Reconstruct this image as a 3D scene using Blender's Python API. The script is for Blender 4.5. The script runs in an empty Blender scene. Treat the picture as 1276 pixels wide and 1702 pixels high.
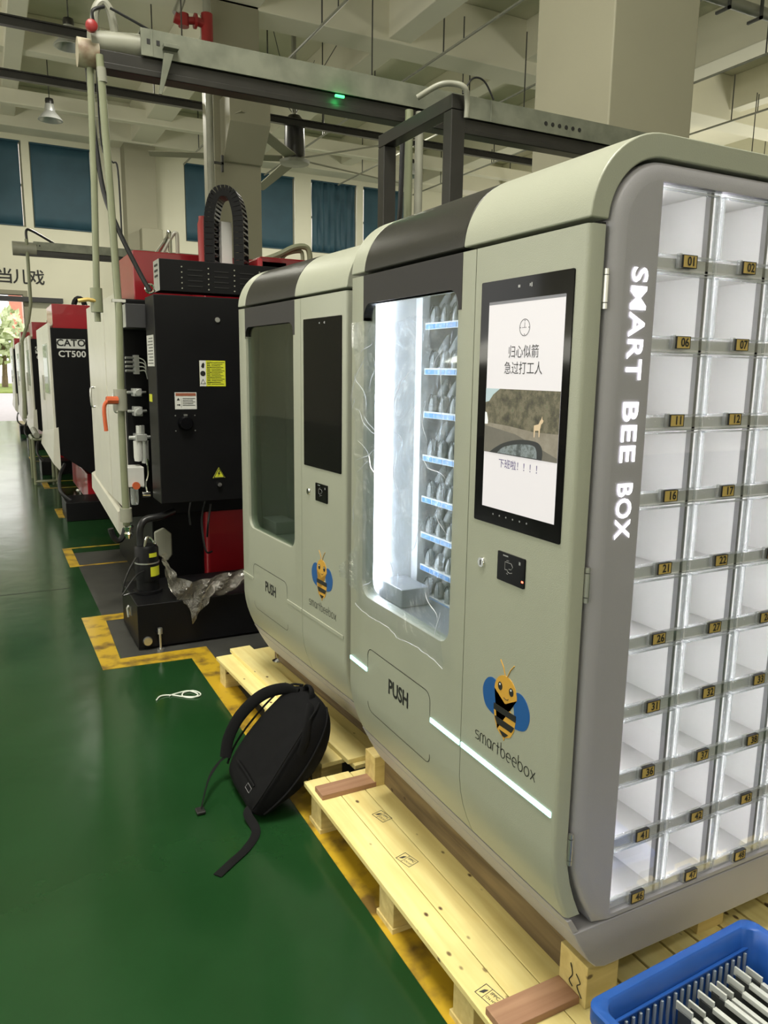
import bpy, bmesh, math, random
from mathutils import Vector, Matrix
random.seed(7)
S = bpy.context.scene
COL = S.collection
R = math.radians
PI = math.pi

# ------------------------------------------------------------ camera
cd = bpy.data.cameras.new('camera')
cam = bpy.data.objects.new('camera', cd)
COL.objects.link(cam)
S.camera = cam
YAW, PITCH, ROLL = 0.47776421, -0.182467966, 0.0133760586
_f = Vector((math.sin(YAW)*math.cos(PITCH), math.cos(YAW)*math.cos(PITCH), math.sin(PITCH)))
_r = Vector((math.cos(YAW), -math.sin(YAW), 0))
_u = _r.cross(_f)
_r2 = math.cos(ROLL)*_r + math.sin(ROLL)*_u
_u2 = -math.sin(ROLL)*_r + math.cos(ROLL)*_u
cam.matrix_world = Matrix(((_r2.x, _u2.x, -_f.x, 0), (_r2.y, _u2.y, -_f.y, 0), (_r2.z, _u2.z, -_f.z, 1.6), (0, 0, 0, 1)))
cd.sensor_fit = 'VERTICAL'
cd.sensor_height = 36
cd.lens = 1269.011*36/1702
cd.clip_start = 0.05
cd.clip_end = 400

# ------------------------------------------------------------ light and view
S.view_settings.view_transform = 'Standard'
S.view_settings.look = 'None'
S.view_settings.gamma = 1
S.view_settings.exposure = 0.0
S.view_settings.use_curve_mapping = False
w = bpy.data.worlds.new('sky')
S.world = w
w.use_nodes = True
WN = w.node_tree.nodes
bg = WN['Background']
bg.inputs[0].default_value = (1.0, 0.99, 0.93, 1)
bg.inputs[1].default_value = 2.4

def area(name, loc, rot, sx, sy, energy, color):
    l = bpy.data.lights.new(name, 'AREA')
    l.shape = 'RECTANGLE'; l.size = sx; l.size_y = sy; l.energy = energy; l.color = color
    o = bpy.data.objects.new(name, l)
    COL.objects.link(o)
    o.location = loc; o.rotation_euler = rot
    return o
# daylight from the tall windows of the left wall, out of view, plus added fill lights
WARM = (1.0, 0.97, 0.84)
area('window_and_fill_light', (-8.9, 4, 4.0), (0, R(-95), 0), 5.0, 18, 40, WARM)
area('overhead_light', (2.8, 19.2, 7.9), (0, 0, 0), 1, 1, 420, WARM)  # unseen downlight added to brighten the far wall and floor
area('overhead_light', (9.4, 19.2, 7.9), (0, 0, 0), 1, 1, 420, WARM)  # second added downlight for the far end of the hall
area('window_and_fill_light', (-8.7, 6, 2.2), (0, R(-158), 0), 2.0, 20, 1050, WARM)  # added uplight aimed at the ceiling, not a window
area('window_and_fill_light', (3.0, -8.9, 3.6), (R(95), 0, 0), 16, 5.0, 260, WARM)  # broad fill added for the hall's ambient light; the rear wall is solid
area('window_and_fill_light', (21.8, 11, 3.6), (0, R(140), 0), 4.0, 24, 1500, WARM)  # added fill tilted up to brighten the ceiling; no window in this wall

# two lit high-bay lamps, out of the picture above and behind the camera
area('overhead_light', (-.2, 1.6, 7.7), (0, 0, 0), 2.4, 2.4, 620, (1, .97, .86))
area('overhead_light', (.2, -3.6, 7.6), (0, 0, 0), .6, .6, 100, (1, .97, .86))

# ------------------------------------------------------------ materials
def new_mat(name):
    m = bpy.data.materials.new(name)
    m.use_nodes = True
    return m, m.node_tree.nodes, m.node_tree.links, m.node_tree.nodes['Principled BSDF']

def mat(name, col, rough=0.5, metal=0.0, vary=0.06, scale=6.0, bump=0.0, bscale=200.0, coat=0.0, spec=0.5):
    m, N, L, b = new_mat(name)
    b.inputs['Roughness'].default_value = rough
    b.inputs['Metallic'].default_value = metal
    b.inputs['Coat Weight'].default_value = coat
    b.inputs['Specular IOR Level'].default_value = spec
    tc = N.new('ShaderNodeTexCoord')
    n = N.new('ShaderNodeTexNoise'); n.inputs['Scale'].default_value = scale; n.inputs['Detail'].default_value = 5
    L.new(tc.outputs['Object'], n.inputs['Vector'])
    r = N.new('ShaderNodeValToRGB')
    r.color_ramp.elements[0].position = 0.3; r.color_ramp.elements[1].position = 0.7
    r.color_ramp.elements[0].color = (*[c*(1-vary) for c in col], 1)
    r.color_ramp.elements[1].color = (*[min(1, c*(1+vary)) for c in col], 1)
    L.new(n.outputs['Fac'], r.inputs[0]); L.new(r.outputs[0], b.inputs['Base Color'])
    if bump:
        n2 = N.new('ShaderNodeTexNoise'); n2.inputs['Scale'].default_value = bscale
        L.new(tc.outputs['Object'], n2.inputs['Vector'])
        bp = N.new('ShaderNodeBump'); bp.inputs['Strength'].default_value = bump; bp.inputs['Distance'].default_value = 0.002
        L.new(n2.outputs['Fac'], bp.inputs['Height']); L.new(bp.outputs[0], b.inputs['Normal'])
    return m

def emit(name, col, s):
    m, N, L, b = new_mat(name)
    b.inputs['Base Color'].default_value = (*[min(1, c) * .8 for c in col], 1)
    b.inputs['Emission Color'].default_value = (*col, 1)
    b.inputs['Emission Strength'].default_value = s
    b.inputs['Roughness'].default_value = 0.4
    return m

def clear(name, tint, gloss, rough=0.03, fres=.22, haze=0.0, bump=0.0, bscale=8.0, hazecol=(.9, .92, .95)):
    """thin clear sheet: see-through + mirror gloss (+ milky haze)"""
    m, N, L, b = new_mat(name)
    N.remove(b)
    out = N['Material Output']
    tr = N.new('ShaderNodeBsdfTransparent'); tr.inputs[0].default_value = (*tint, 1)
    gl = N.new('ShaderNodeBsdfGlossy'); gl.inputs['Roughness'].default_value = rough
    gl.inputs[0].default_value = (1, 1, 1, 1)
    lw = N.new('ShaderNodeLayerWeight'); lw.inputs[0].default_value = 0.35
    mm = N.new('ShaderNodeMath'); mm.operation = 'MULTIPLY_ADD'
    mm.inputs[1].default_value = fres; mm.inputs[2].default_value = gloss
    L.new(lw.outputs['Fresnel'], mm.inputs[0])
    mix = N.new('ShaderNodeMixShader')
    L.new(mm.outputs[0], mix.inputs[0]); L.new(tr.outputs[0], mix.inputs[1]); L.new(gl.outputs[0], mix.inputs[2])
    last = mix
    if haze:
        df = N.new('ShaderNodeBsdfTranslucent'); df.inputs[0].default_value = (*hazecol, 1)
        d2 = N.new('ShaderNodeBsdfDiffuse'); d2.inputs[0].default_value = (*hazecol, 1)
        ad = N.new('ShaderNodeMixShader'); ad.inputs[0].default_value = .5
        L.new(df.outputs[0], ad.inputs[1]); L.new(d2.outputs[0], ad.inputs[2])
        m2 = N.new('ShaderNodeMixShader'); m2.inputs[0].default_value = haze
        L.new(mix.outputs[0], m2.inputs[1]); L.new(ad.outputs[0], m2.inputs[2])
        last = m2
    if bump:
        tc = N.new('ShaderNodeTexCoord')
        n2 = N.new('ShaderNodeTexNoise'); n2.inputs['Scale'].default_value = bscale
        n2.inputs['Detail'].default_value = 6; n2.inputs['Distortion'].default_value = 1.5
        L.new(tc.outputs['Object'], n2.inputs['Vector'])
        bp = N.new('ShaderNodeBump'); bp.inputs['Strength'].default_value = bump; bp.inputs['Distance'].default_value = 0.02
        L.new(n2.outputs['Fac'], bp.inputs['Height']); L.new(bp.outputs[0], gl.inputs['Normal'])
    L.new(last.outputs[0], out.inputs[0])
    return m

def wood_mat(name, c1, c2, dark, axis='Y', knots=True):
    m, N, L, b = new_mat(name)
    b.inputs['Roughness'].default_value = 0.62
    tc = N.new('ShaderNodeTexCoord'); mp = N.new('ShaderNodeMapping')
    sc = {'Y': (22, 1.6, 22), 'X': (1.6, 22, 22), 'Z': (22, 22, 1.6)}[axis]
    mp.inputs['Scale'].default_value = sc
    L.new(tc.outputs['Object'], mp.inputs[0])
    n = N.new('ShaderNodeTexNoise'); n.inputs['Scale'].default_value = 1.3; n.inputs['Detail'].default_value = 8
    n.inputs['Distortion'].default_value = 0.6
    L.new(mp.outputs[0], n.inputs['Vector'])
    r = N.new('ShaderNodeValToRGB')
    r.color_ramp.elements[0].position = 0.33; r.color_ramp.elements[1].position = 0.68
    r.color_ramp.elements[0].color = (*c1, 1); r.color_ramp.elements[1].color = (*c2, 1)
    L.new(n.outputs['Fac'], r.inputs[0])
    last = r.outputs[0]
    if knots:
        mp2 = N.new('ShaderNodeMapping'); mp2.inputs['Scale'].default_value = (1.6, 1, 1.6) if axis == 'Y' else (1, 1.6, 1.6)
        L.new(tc.outputs['Object'], mp2.inputs[0])
        v = N.new('ShaderNodeTexVoronoi'); v.inputs['Scale'].default_value = 11
        L.new(mp2.outputs[0], v.inputs['Vector'])
        r2 = N.new('ShaderNodeValToRGB')
        r2.color_ramp.elements[0].position = 0.07; r2.color_ramp.elements[1].position = 0.13
        r2.color_ramp.elements[0].color = (1, 1, 1, 1); r2.color_ramp.elements[1].color = (0, 0, 0, 1)
        L.new(v.outputs['Distance'], r2.inputs[0])
        n3 = N.new('ShaderNodeTexNoise'); n3.inputs['Scale'].default_value = 2.6; n3.inputs['Detail'].default_value = 3
        L.new(tc.outputs['Object'], n3.inputs['Vector'])
        r3 = N.new('ShaderNodeValToRGB')
        r3.color_ramp.elements[0].position = 0.47; r3.color_ramp.elements[1].position = 0.75
        L.new(n3.outputs['Fac'], r3.inputs[0])
        mx = N.new('ShaderNodeMix'); mx.data_type = 'RGBA'; mx.inputs[7].default_value = (*dark, 1)
        L.new(r2.outputs[0], mx.inputs[0]); L.new(last, mx.inputs[6])
        ml = N.new('ShaderNodeMath'); ml.operation = 'MULTIPLY'; ml.inputs[1].default_value = 0.62
        L.new(r3.outputs[0], ml.inputs[0])
        mx2 = N.new('ShaderNodeMix'); mx2.data_type = 'RGBA'
        mx2.inputs[7].default_value = (c1[0]*.6, c1[1]*.62, c1[2]*.6, 1)
        L.new(ml.outputs[0], mx2.inputs[0]); L.new(mx.outputs[2], mx2.inputs[6])
        last = mx2.outputs[2]
    L.new(last, b.inputs['Base Color'])
    bp = N.new('ShaderNodeBump'); bp.inputs['Strength'].default_value = 0.15; bp.inputs['Distance'].default_value = 0.002
    L.new(n.outputs['Fac'], bp.inputs['Height']); L.new(bp.outputs[0], b.inputs['Normal'])
    return m

def two_tone(name, c1, c2, scale, lo, hi, rough, detail=6, coat=0.0, stretch=(1, 1, 1), rvar=0.0):
    m, N, L, b = new_mat(name)
    b.inputs['Coat Weight'].default_value = coat
    b.inputs['Roughness'].default_value = rough
    tc = N.new('ShaderNodeTexCoord'); mp = N.new('ShaderNodeMapping'); mp.inputs['Scale'].default_value = stretch
    L.new(tc.outputs['Object'], mp.inputs[0])
    n = N.new('ShaderNodeTexNoise'); n.inputs['Scale'].default_value = scale; n.inputs['Detail'].default_value = detail
    L.new(mp.outputs[0], n.inputs['Vector'])
    r = N.new('ShaderNodeValToRGB')
    r.color_ramp.elements[0].position = lo; r.color_ramp.elements[1].position = hi
    r.color_ramp.elements[0].color = (*c1, 1); r.color_ramp.elements[1].color = (*c2, 1)
    L.new(n.outputs['Fac'], r.inputs[0]); L.new(r.outputs[0], b.inputs['Base Color'])
    if rvar:
        mr = N.new('ShaderNodeMapRange'); mr.inputs[3].default_value = rough - rvar; mr.inputs[4].default_value = rough + rvar
        L.new(n.outputs['Fac'], mr.inputs[0]); L.new(mr.outputs[0], b.inputs['Roughness'])
    return m

M = {}
M['shell'] = mat('white_powder_coat', (.37, .383, .312), .36, vary=.015, bump=.25, bscale=420)
M['charcoal'] = mat('charcoal_coat', (.020, .019, .018), .32, vary=.03, bump=.25, bscale=420)
M['panel_dark'] = mat('dark_panel', (.026, .024, .026), .45, vary=.03, spec=.3)
M['silver'] = mat('silver_grey_coat', (.37, .36, .40), .42, metal=.1, vary=.02, bump=.2, bscale=500)
M['gap'] = mat('dark_gap', (.01, .01, .01), .7)
M['inner_white'] = mat('white_inner_panel', (.80, .80, .80), .35, vary=.02)
M['inner_grey'] = mat('grey_inner_metal', (.36, .36, .38), .35, metal=.3, vary=.03)
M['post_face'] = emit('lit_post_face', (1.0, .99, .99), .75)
M['rail'] = mat('grey_shelf_rail', (.72, .72, .73), .35, vary=.03)
M['divider_dark'] = mat('dark_divider_edge', (.16, .16, .17), .4)
M['steel'] = mat('brushed_steel', (.55, .55, .53), .28, metal=.9)
M['chrome'] = mat('chrome', (.75, .75, .75), .1, metal=1)
M['black_gloss'] = mat('black_glass_bezel', (.004, .004, .005), .07, spec=.16)
M['black'] = mat('black_print', (.012, .012, .012), .5)
M['led_white'] = emit('led_white', (.82, .87, 1.0), 20)
M['led_cell'] = emit('led_cell', (1.0, .98, .97), 46.0)
M['led_bar'] = emit('led_bar', (.50, .96, .90), 1.7)
M['led_letters'] = emit('lit_letters', (1.0, .98, 1.0), 2.2)
M['acrylic'] = clear('clear_acrylic', (.97, .975, .98), .02)
M['acrylic_edge'] = clear('acrylic_edge', (.80, .82, .83), .22, rough=.08, haze=.22)
M['acrylic_strip'] = clear('acrylic_strip', (.95, .955, .96), .06, rough=.05, haze=.04)
M['glass'] = clear('window_glass', (.9, .93, .92), .03)
M['glass_dark'] = clear('tinted_glass', (.72, .77, .74), .06)
M['film'] = clear('protective_film', (.95, .96, .98), .04, rough=.10, haze=.035, bump=.9, bscale=9, hazecol=(.85, .88, .95))
M['crease'] = clear('film_crease', (.8, .82, .85), .2, rough=.15, haze=.45, hazecol=(.92, .94, 1))
M['wrap'] = clear('plastic_wrap', (.8, .78, .72), .08, rough=.14, haze=.16, bump=1.0, bscale=14, hazecol=(.62, .58, .5))
M['tag_yellow'] = mat('brass_yellow_tag', (.62, .45, .14), .35, metal=.2, vary=.05)
M['blue_label'] = mat('blue_price_strip', (.10, .32, .72), .4)
M['white_print'] = mat('white_print', (.8, .8, .8), .5)
M['pack'] = mat('grey_blister_pack', (.30, .31, .31), .25, vary=.12, scale=14)
M['pack_light'] = clear('pack_pouch', (.72, .74, .74), .12, rough=.1, haze=.35, hazecol=(.45, .47, .47))
M['bee_y'] = mat('bee_yellow', (.62, .34, .05), .4, vary=.01)
M['bee_b'] = mat('bee_blue', (.012, .09, .30), .4, vary=.01)
M['bee_w'] = mat('bee_white', (.8, .8, .8), .4)
M['wood'] = wood_mat('pine_board', (.78, .63, .25), (.90, .78, .36), (.10, .05, .02))
M['wood_dark'] = wood_mat('brown_bearer', (.09, .06, .03), (.24, .17, .085), (.04, .02, .01))
M['wood_ply'] = wood_mat('red_brown_ply', (.26, .13, .075), (.40, .23, .14), (.1, .05, .03), 'X', knots=False)
M['wood_x'] = wood_mat('pine_block', (.58, .44, .17), (.76, .62, .27), (.10, .05, .02), 'X')
M['crate'] = mat('blue_crate_plastic', (.015, .085, .36), .38, vary=.10, scale=9)
M['crate_slot'] = mat('pale_slot', (.36, .42, .50), .4)
M['acrylic_sheet'] = mat('white_panel_edge', (.62, .64, .60), .35, vary=.04)
M['sheet_dark'] = mat('grey_panel_face', (.075, .08, .078), .25)
M['bag'] = mat('black_nylon', (.006, .006, .007), .75, vary=.15, scale=30, bump=.5, bscale=900, spec=.12)
M['bag_trim'] = mat('black_webbing', (.007, .007, .008), .8, bump=.6, bscale=700, spec=.15)
M['rope'] = mat('white_cord', (.75, .78, .72), .6)
M['cream'] = mat('cream_paint', (.29, .277, .20), .62, vary=.03, scale=1.2)
M['ceil'] = mat('ceiling_paint', (.74, .715, .585), .75, vary=.04, scale=.8)
M['wall'] = mat('wall_paint', (.74, .72, .58), .65, vary=.04, scale=.7)
M['blind'] = mat('blue_blind', (.025, .075, .11), .6, vary=.12, scale=2)
M['galv'] = two_tone('galvanised', (.15, .16, .125), (.23, .24, .19), 6, .35, .65, .42)
M['galv'].node_tree.nodes['Principled BSDF'].inputs['Metallic'].default_value = .35
M['dark_steel'] = mat('dark_painted_steel', (.020, .019, .017), .35, vary=.2)
M['rust'] = two_tone('rusty_end', (.16, .09, .05), (.42, .38, .28), 8, .4, .6, .5)
M['pipe_green'] = mat('grey_green_pipe', (.20, .215, .135), .40, vary=.12, scale=5)
M['pipe_grey'] = mat('light_pipe', (.27, .27, .22), .4, vary=.10)
M['rod'] = mat('dark_rod', (.05, .05, .045), .6)
M['red'] = mat('red_paint', (.30, .008, .016), .30, vary=.06, coat=.3)
M['red_valve'] = mat('red_valve_paint', (.28, .02, .02), .4)
M['cnc_black'] = mat('satin_black_paint', (.0055, .0055, .0065), .42, vary=.1, spec=.18)
M['cnc_white'] = mat('cream_sheet_metal', (.66, .64, .56), .30, vary=.03)
M['dark_grey'] = mat('dark_grey_box', (.045, .045, .05), .4)
M['hose'] = mat('black_hose', (.012, .012, .014), .35)
M['alu'] = mat('cast_aluminium', (.52, .53, .52), .35, metal=.6)
M['sticker_y'] = mat('yellow_sticker', (.60, .62, .03), .5)
M['sticker_w'] = mat('white_sticker', (.62, .62, .60), .5)
M['orange'] = mat('orange_valve', (.55, .11, .04), .4)
M['tape'] = two_tone('worn_yellow_tape', (.15, .09, .02), (.50, .32, .02), 9, .34, .52, .42, detail=9, stretch=(1, 1, 1))
M['grey_floor'] = two_tone('bare_grey_patch', (.030, .030, .028), (.055, .055, .05), 4, .3, .7, .5)
M['road'] = mat('outside_road', (.42, .39, .41), .8)
M['grass'] = mat('grass', (.20, .26, .05), .9, vary=.3, scale=3)
M['leaf'] = two_tone('foliage', (.42, .48, .27), (.76, .82, .56), 2.5, .35, .65, .8)
M['facade'] = mat('pale_facade', (.75, .70, .68), .8)
M['facade_r'] = mat('salmon_facade', (.70, .26, .20), .8)

# green epoxy floor
m, N, L, b = new_mat('green_epoxy_floor')
tc = N.new('ShaderNodeTexCoord')
n = N.new('ShaderNodeTexNoise'); n.inputs['Scale'].default_value = .9; n.inputs['Detail'].default_value = 8; n.inputs['Roughness'].default_value = .62
L.new(tc.outputs['Object'], n.inputs['Vector'])
r = N.new('ShaderNodeValToRGB')
r.color_ramp.elements[0].position = .35; r.color_ramp.elements[1].position = .7
r.color_ramp.elements[0].color = (.009, .040, .011, 1); r.color_ramp.elements[1].color = (.014, .058, .018, 1)
L.new(n.outputs['Fac'], r.inputs[0])
L.new(r.outputs[0], b.inputs['Base Color'])
b.inputs['Specular IOR Level'].default_value = .36
mr = N.new('ShaderNodeMapRange'); mr.inputs[3].default_value = .08; mr.inputs[4].default_value = .26
b.inputs['Coat Weight'].default_value = .08; b.inputs['Coat Roughness'].default_value = .12
L.new(n.outputs['Fac'], mr.inputs[0]); L.new(mr.outputs[0], b.inputs['Roughness'])
n2 = N.new('ShaderNodeTexNoise'); n2.inputs['Scale'].default_value = 3.5; n2.inputs['Detail'].default_value = 3
L.new(tc.outputs['Object'], n2.inputs['Vector'])
bp = N.new('ShaderNodeBump'); bp.inputs['Strength'].default_value = .10; bp.inputs['Distance'].default_value = .02
L.new(n2.outputs['Fac'], bp.inputs['Height']); L.new(bp.outputs[0], b.inputs['Normal'])
M['floor'] = m

# ------------------------------------------------------------ mesh helpers
class MB:
    def __init__(s):
        s.v = []; s.f = []; s.m = []; s.cur = 0; s.T = None
    def add(s, vs, fs):
        o = len(s.v)
        if s.T is not None: vs = [s.T @ Vector(p) for p in vs]
        s.v += [tuple(p) for p in vs]
        for f in fs:
            s.f.append([i+o for i in f]); s.m.append(s.cur)
        return s
    def box(s, x0, x1, y0, y1, z0, z1):
        v = [(x, y, z) for x in (x0, x1) for y in (y0, y1) for z in (z0, z1)]
        return s.add(v, [(0, 1, 3, 2), (4, 6, 7, 5), (0, 4, 5, 1), (2, 3, 7, 6), (0, 2, 6, 4), (1, 5, 7, 3)])
    def quad(s, *p):
        return s.add(p, [tuple(range(len(p)))])
    def prism(s, poly, axis, a, b):
        """poly of 2-D points; extruded along axis from a to b"""
        def P(p, t):
            return {'X': (t, p[0], p[1]), 'Y': (p[0], t, p[1]), 'Z': (p[0], p[1], t)}[axis]
        n = len(poly)
        v = [P(p, a) for p in poly]+[P(p, b) for p in poly]
        f = [tuple(range(n))[::-1], tuple(range(n, 2*n))]+[(i, (i+1) % n, n+(i+1) % n, n+i) for i in range(n)]
        return s.add(v, f)
    def rings(s, rs, cap=True, closed=True):
        n = len(rs[0]); v = [p for r_ in rs for p in r_]; f = []
        for k in range(len(rs)-1):
            for i in range(n if closed else n-1):
                j = (i+1) % n
                f.append((k*n+i, k*n+j, (k+1)*n+j, (k+1)*n+i))
        if cap and closed:
            f.append(tuple(range(n))[::-1]); f.append(tuple(range((len(rs)-1)*n, len(rs)*n)))
        return s.add(v, f)
    def tube(s, path, r_, n=8, flat=None):
        path = [Vector(p) for p in path]
        rs = []; prev = None
        for i, p in enumerate(path):
            d = (path[min(i+1, len(path)-1)]-path[max(i-1, 0)])
            if d.length < 1e-9: d = Vector((0, 0, 1))
            d.normalize()
            if prev is None:
                up = Vector((0, 0, 1)) if abs(d.z) < .9 else Vector((1, 0, 0))
                a = d.cross(up).normalized()
            else:
                a = (prev - d*prev.dot(d)); a = a.normalized() if a.length > 1e-6 else d.orthogonal().normalized()
            prev = a
            bb = d.cross(a)
            rr = r_[i] if isinstance(r_, (list, tuple)) else r_
            fl = flat if flat else 1.0
            rs.append([p+a*rr*math.cos(2*PI*k/n)+bb*rr*fl*math.sin(2*PI*k/n) for k in range(n)])
        return s.rings(rs)
    def cyl(s, p0, p1, r0, r1=None, n=16):
        return s.tube([p0, p1], [r0, r0 if r1 is None else r1], n)
    def lathe(s, prof, c=(0, 0, 0), n=20, axis='Z'):
        rs = []
        for rad, h in prof:
            ring = []
            for k in range(n):
                a = 2*PI*k/n; x, y = max(rad, 1e-4)*math.cos(a), max(rad, 1e-4)*math.sin(a)
                q = {'Z': (x, y, h), 'Y': (x, h, y), 'X': (h, x, y)}[axis]
                ring.append((c[0]+q[0], c[1]+q[1], c[2]+q[2]))
            rs.append(ring)
        return s.rings(rs)
    def build(s, name, mats, parent=None, bevel=0.0, seg=2, smooth=35, subd=0):
        me = bpy.data.meshes.new(name)
        me.from_pydata(s.v, [], s.f)
        if not isinstance(mats, (list, tuple)): mats = [mats]
        for mm_ in mats: me.materials.append(mm_)
        if len(mats) > 1:
            me.polygons.foreach_set('material_index', s.m)
        bm = bmesh.new(); bm.from_mesh(me)
        bmesh.ops.recalc_face_normals(bm, faces=bm.faces)
        bm.to_mesh(me); bm.free()
        if smooth:
            me.polygons.foreach_set('use_smooth', [True]*len(me.polygons))
            me.set_sharp_from_angle(angle=R(smooth))
        me.update()
        o = bpy.data.objects.new(name, me)
        COL.objects.link(o)
        if parent is not None: o.parent = parent
        if bevel:
            bv = o.modifiers.new('bevel', 'BEVEL'); bv.width = bevel; bv.segments = seg
            bv.limit_method = 'ANGLE'; bv.angle_limit = R(40); bv.harden_normals = True
        if subd:
            sb = o.modifiers.new('subd', 'SUBSURF'); sb.levels = subd; sb.render_levels = subd
        return o

def tag(o, label=None, cat=None, group=None, kind=None):
    if label: o['label'] = label
    if cat: o['category'] = cat
    if group: o['group'] = group
    if kind: o['kind'] = kind
    return o

def thing(name, loc, label, cat, rz=0.0, group=None):
    o = bpy.data.objects.new(name, None)
    COL.objects.link(o)
    o.location = loc; o.rotation_euler = (0, 0, rz)
    o.empty_display_size = .1
    return tag(o, label, cat, group)

def copy_tree(o, parent=None):
    c = o.copy(); COL.objects.link(c); c.parent = parent
    for ch in [x for x in bpy.data.objects if x.parent == o]:
        copy_tree(ch, c)
    return c

def struct(mb, name, m_, **k):
    o = mb.build(name, m_, **k)
    o['kind'] = 'structure'
    return o

def rrect(x0, x1, y0, y1, r_, n=6):
    """rounded rectangle; r_ may be four radii bl, br, tr, tl"""
    rr = r_ if isinstance(r_, (list, tuple)) else [r_]*4
    pts = []
    for (cx, cy, a0, q) in ((x0, y0, 180, 0), (x1, y0, 270, 1), (x1, y1, 0, 2), (x0, y1, 90, 3)):
        r0 = rr[q]
        sx = 1 if cx == x0 else -1; sy = 1 if cy == y0 else -1
        if r0 <= 0: pts.append((cx, cy)); continue
        for k in range(n+1):
            a = R(a0+90*k/n)
            pts.append((cx+sx*r0+r0*math.cos(a), cy+sy*r0+r0*math.sin(a)))
    return pts

def text_geo(s, size=1.0, weight=0.0, align='CENTER', sx=1.0, extrude=0.0, space=1.0):
    c = bpy.data.curves.new('t', 'FONT')
    c.body = s; c.size = size; c.align_x = align; c.align_y = 'CENTER'; c.offset = weight; c.resolution_u = 3
    c.extrude = extrude; c.space_character = space
    o = bpy.data.objects.new('t', c); COL.objects.link(o)
    bpy.context.view_layer.update()
    dg = bpy.context.evaluated_depsgraph_get()
    me = bpy.data.meshes.new_from_object(o.evaluated_get(dg))
    v = [(p.co.x*sx, p.co.y, p.co.z) for p in me.vertices]; f = [tuple(p.vertices) for p in me.polygons]
    bpy.data.objects.remove(o); bpy.data.curves.remove(c); bpy.data.meshes.remove(me)
    return v, f

def put_text(mb, s, org, u, v, size, **k):
    """letters in the plane at org spanned by unit vectors u (reading direction) and v (up)"""
    vs, fs = text_geo(s, size, **k)
    org, u, v = Vector(org), Vector(u), Vector(v)
    nn = u.cross(v)
    mb.add([org+u*p[0]+v*p[1]+nn*p[2] for p in vs], fs)
    return mb

def plate(mb, outer, holes, axis, a, b):
    """flat plate with holes, extruded along axis from a to b (bmesh triangulated fill)"""
    bm = bmesh.new()
    edges = []
    for loop in [outer]+holes:
        vs = [bm.verts.new((p[0], p[1], 0)) for p in loop]
        for i in range(len(vs)): edges.append(bm.edges.new((vs[i], vs[(i+1) % len(vs)])))
    bmesh.ops.triangle_fill(bm, use_beauty=True, use_dissolve=False, edges=edges, normal=(0, 0, 1))
    bm.verts.index_update()
    pts = [(v.co.x, v.co.y) for v in bm.verts]; fs = [[v.index for v in f.verts] for f in bm.faces]
    bm.free()
    def P(p, t):
        return {'X': (t, p[0], p[1]), 'Y': (p[0], t, p[1]), 'Z': (p[0], p[1], t)}[axis]
    n = len(pts)
    f2 = [tuple(f) for f in fs]+[tuple(i+n for i in f[::-1]) for f in fs]
    o = 0
    for loop in [outer]+holes:
        k = len(loop)
        for i in range(k):
            f2.append((o+i, o+(i+1) % k, n+o+(i+1) % k, n+o+i))
        o += k
    mb.add([P(p, a) for p in pts]+[P(p, b) for p in pts], f2)
    return mb

def catmull(pts, n=8):
    P = [Vector(p) for p in pts]; out = []
    for i in range(len(P)-1):
        p0, p1, p2, p3 = P[max(i-1, 0)], P[i], P[i+1], P[min(i+2, len(P)-1)]
        for k in range(n):
            t = k/n
            out.append(.5*((2*p1)+(-p0+p2)*t+(2*p0-5*p1+4*p2-p3)*t*t+(-p0+3*p1-3*p2+p3)*t**3))
    out.append(P[-1])
    return out

# ============================================================ THE HALL
struct(MB().box(-9, 22, -9, 25.3, -.2, 0), 'floor', M['floor'], smooth=0)
CE = 9.0
struct(MB().box(-9, 22, -9, 25.3, CE, CE+.2), 'ceiling', M['ceil'], smooth=0)
def rect(x0, x1, z0, z1): return [(x0, z0), (x1, z0), (x1, z1), (x0, z1)]
WX = [(-.15, 1.36), (1.56, 3.23), (5.88, 7.55), (7.85, 9.49), (10.06, 11.74), (11.98, 13.65), (15.3, 17.0)]
WZ = (5.50, 7.80)
mb = MB()
plate(mb, [(-9, 0), (-2.6, 0), (-2.6, 3.62), (1.15, 3.62), (1.15, 0), (22, 0), (22, CE), (-9, CE)],
      [rect(a, b_, *WZ) for a, b_ in WX], 'Y', 25, 25.3)
struct(mb, 'wall_far', M['wall'], smooth=0)
mb = MB()
plate(mb, [(-9, 0), (25, 0), (25, CE), (-9, CE)], [[(a, 2.2), (a+3, 2.2), (a+3, 6.8), (a, 6.8)] for a in (-6, -1, 4, 9, 14)], 'X', -9.3, -9)
struct(mb, 'wall_left', M['wall'], smooth=0)
struct(MB().box(-9, 22, -9.3, -9, 0, CE), 'wall_rear', M['wall'], smooth=0)
struct(MB().box(22, 22.3, -9, 25.3, 0, CE), 'wall_right', M['wall'], smooth=0)

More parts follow.
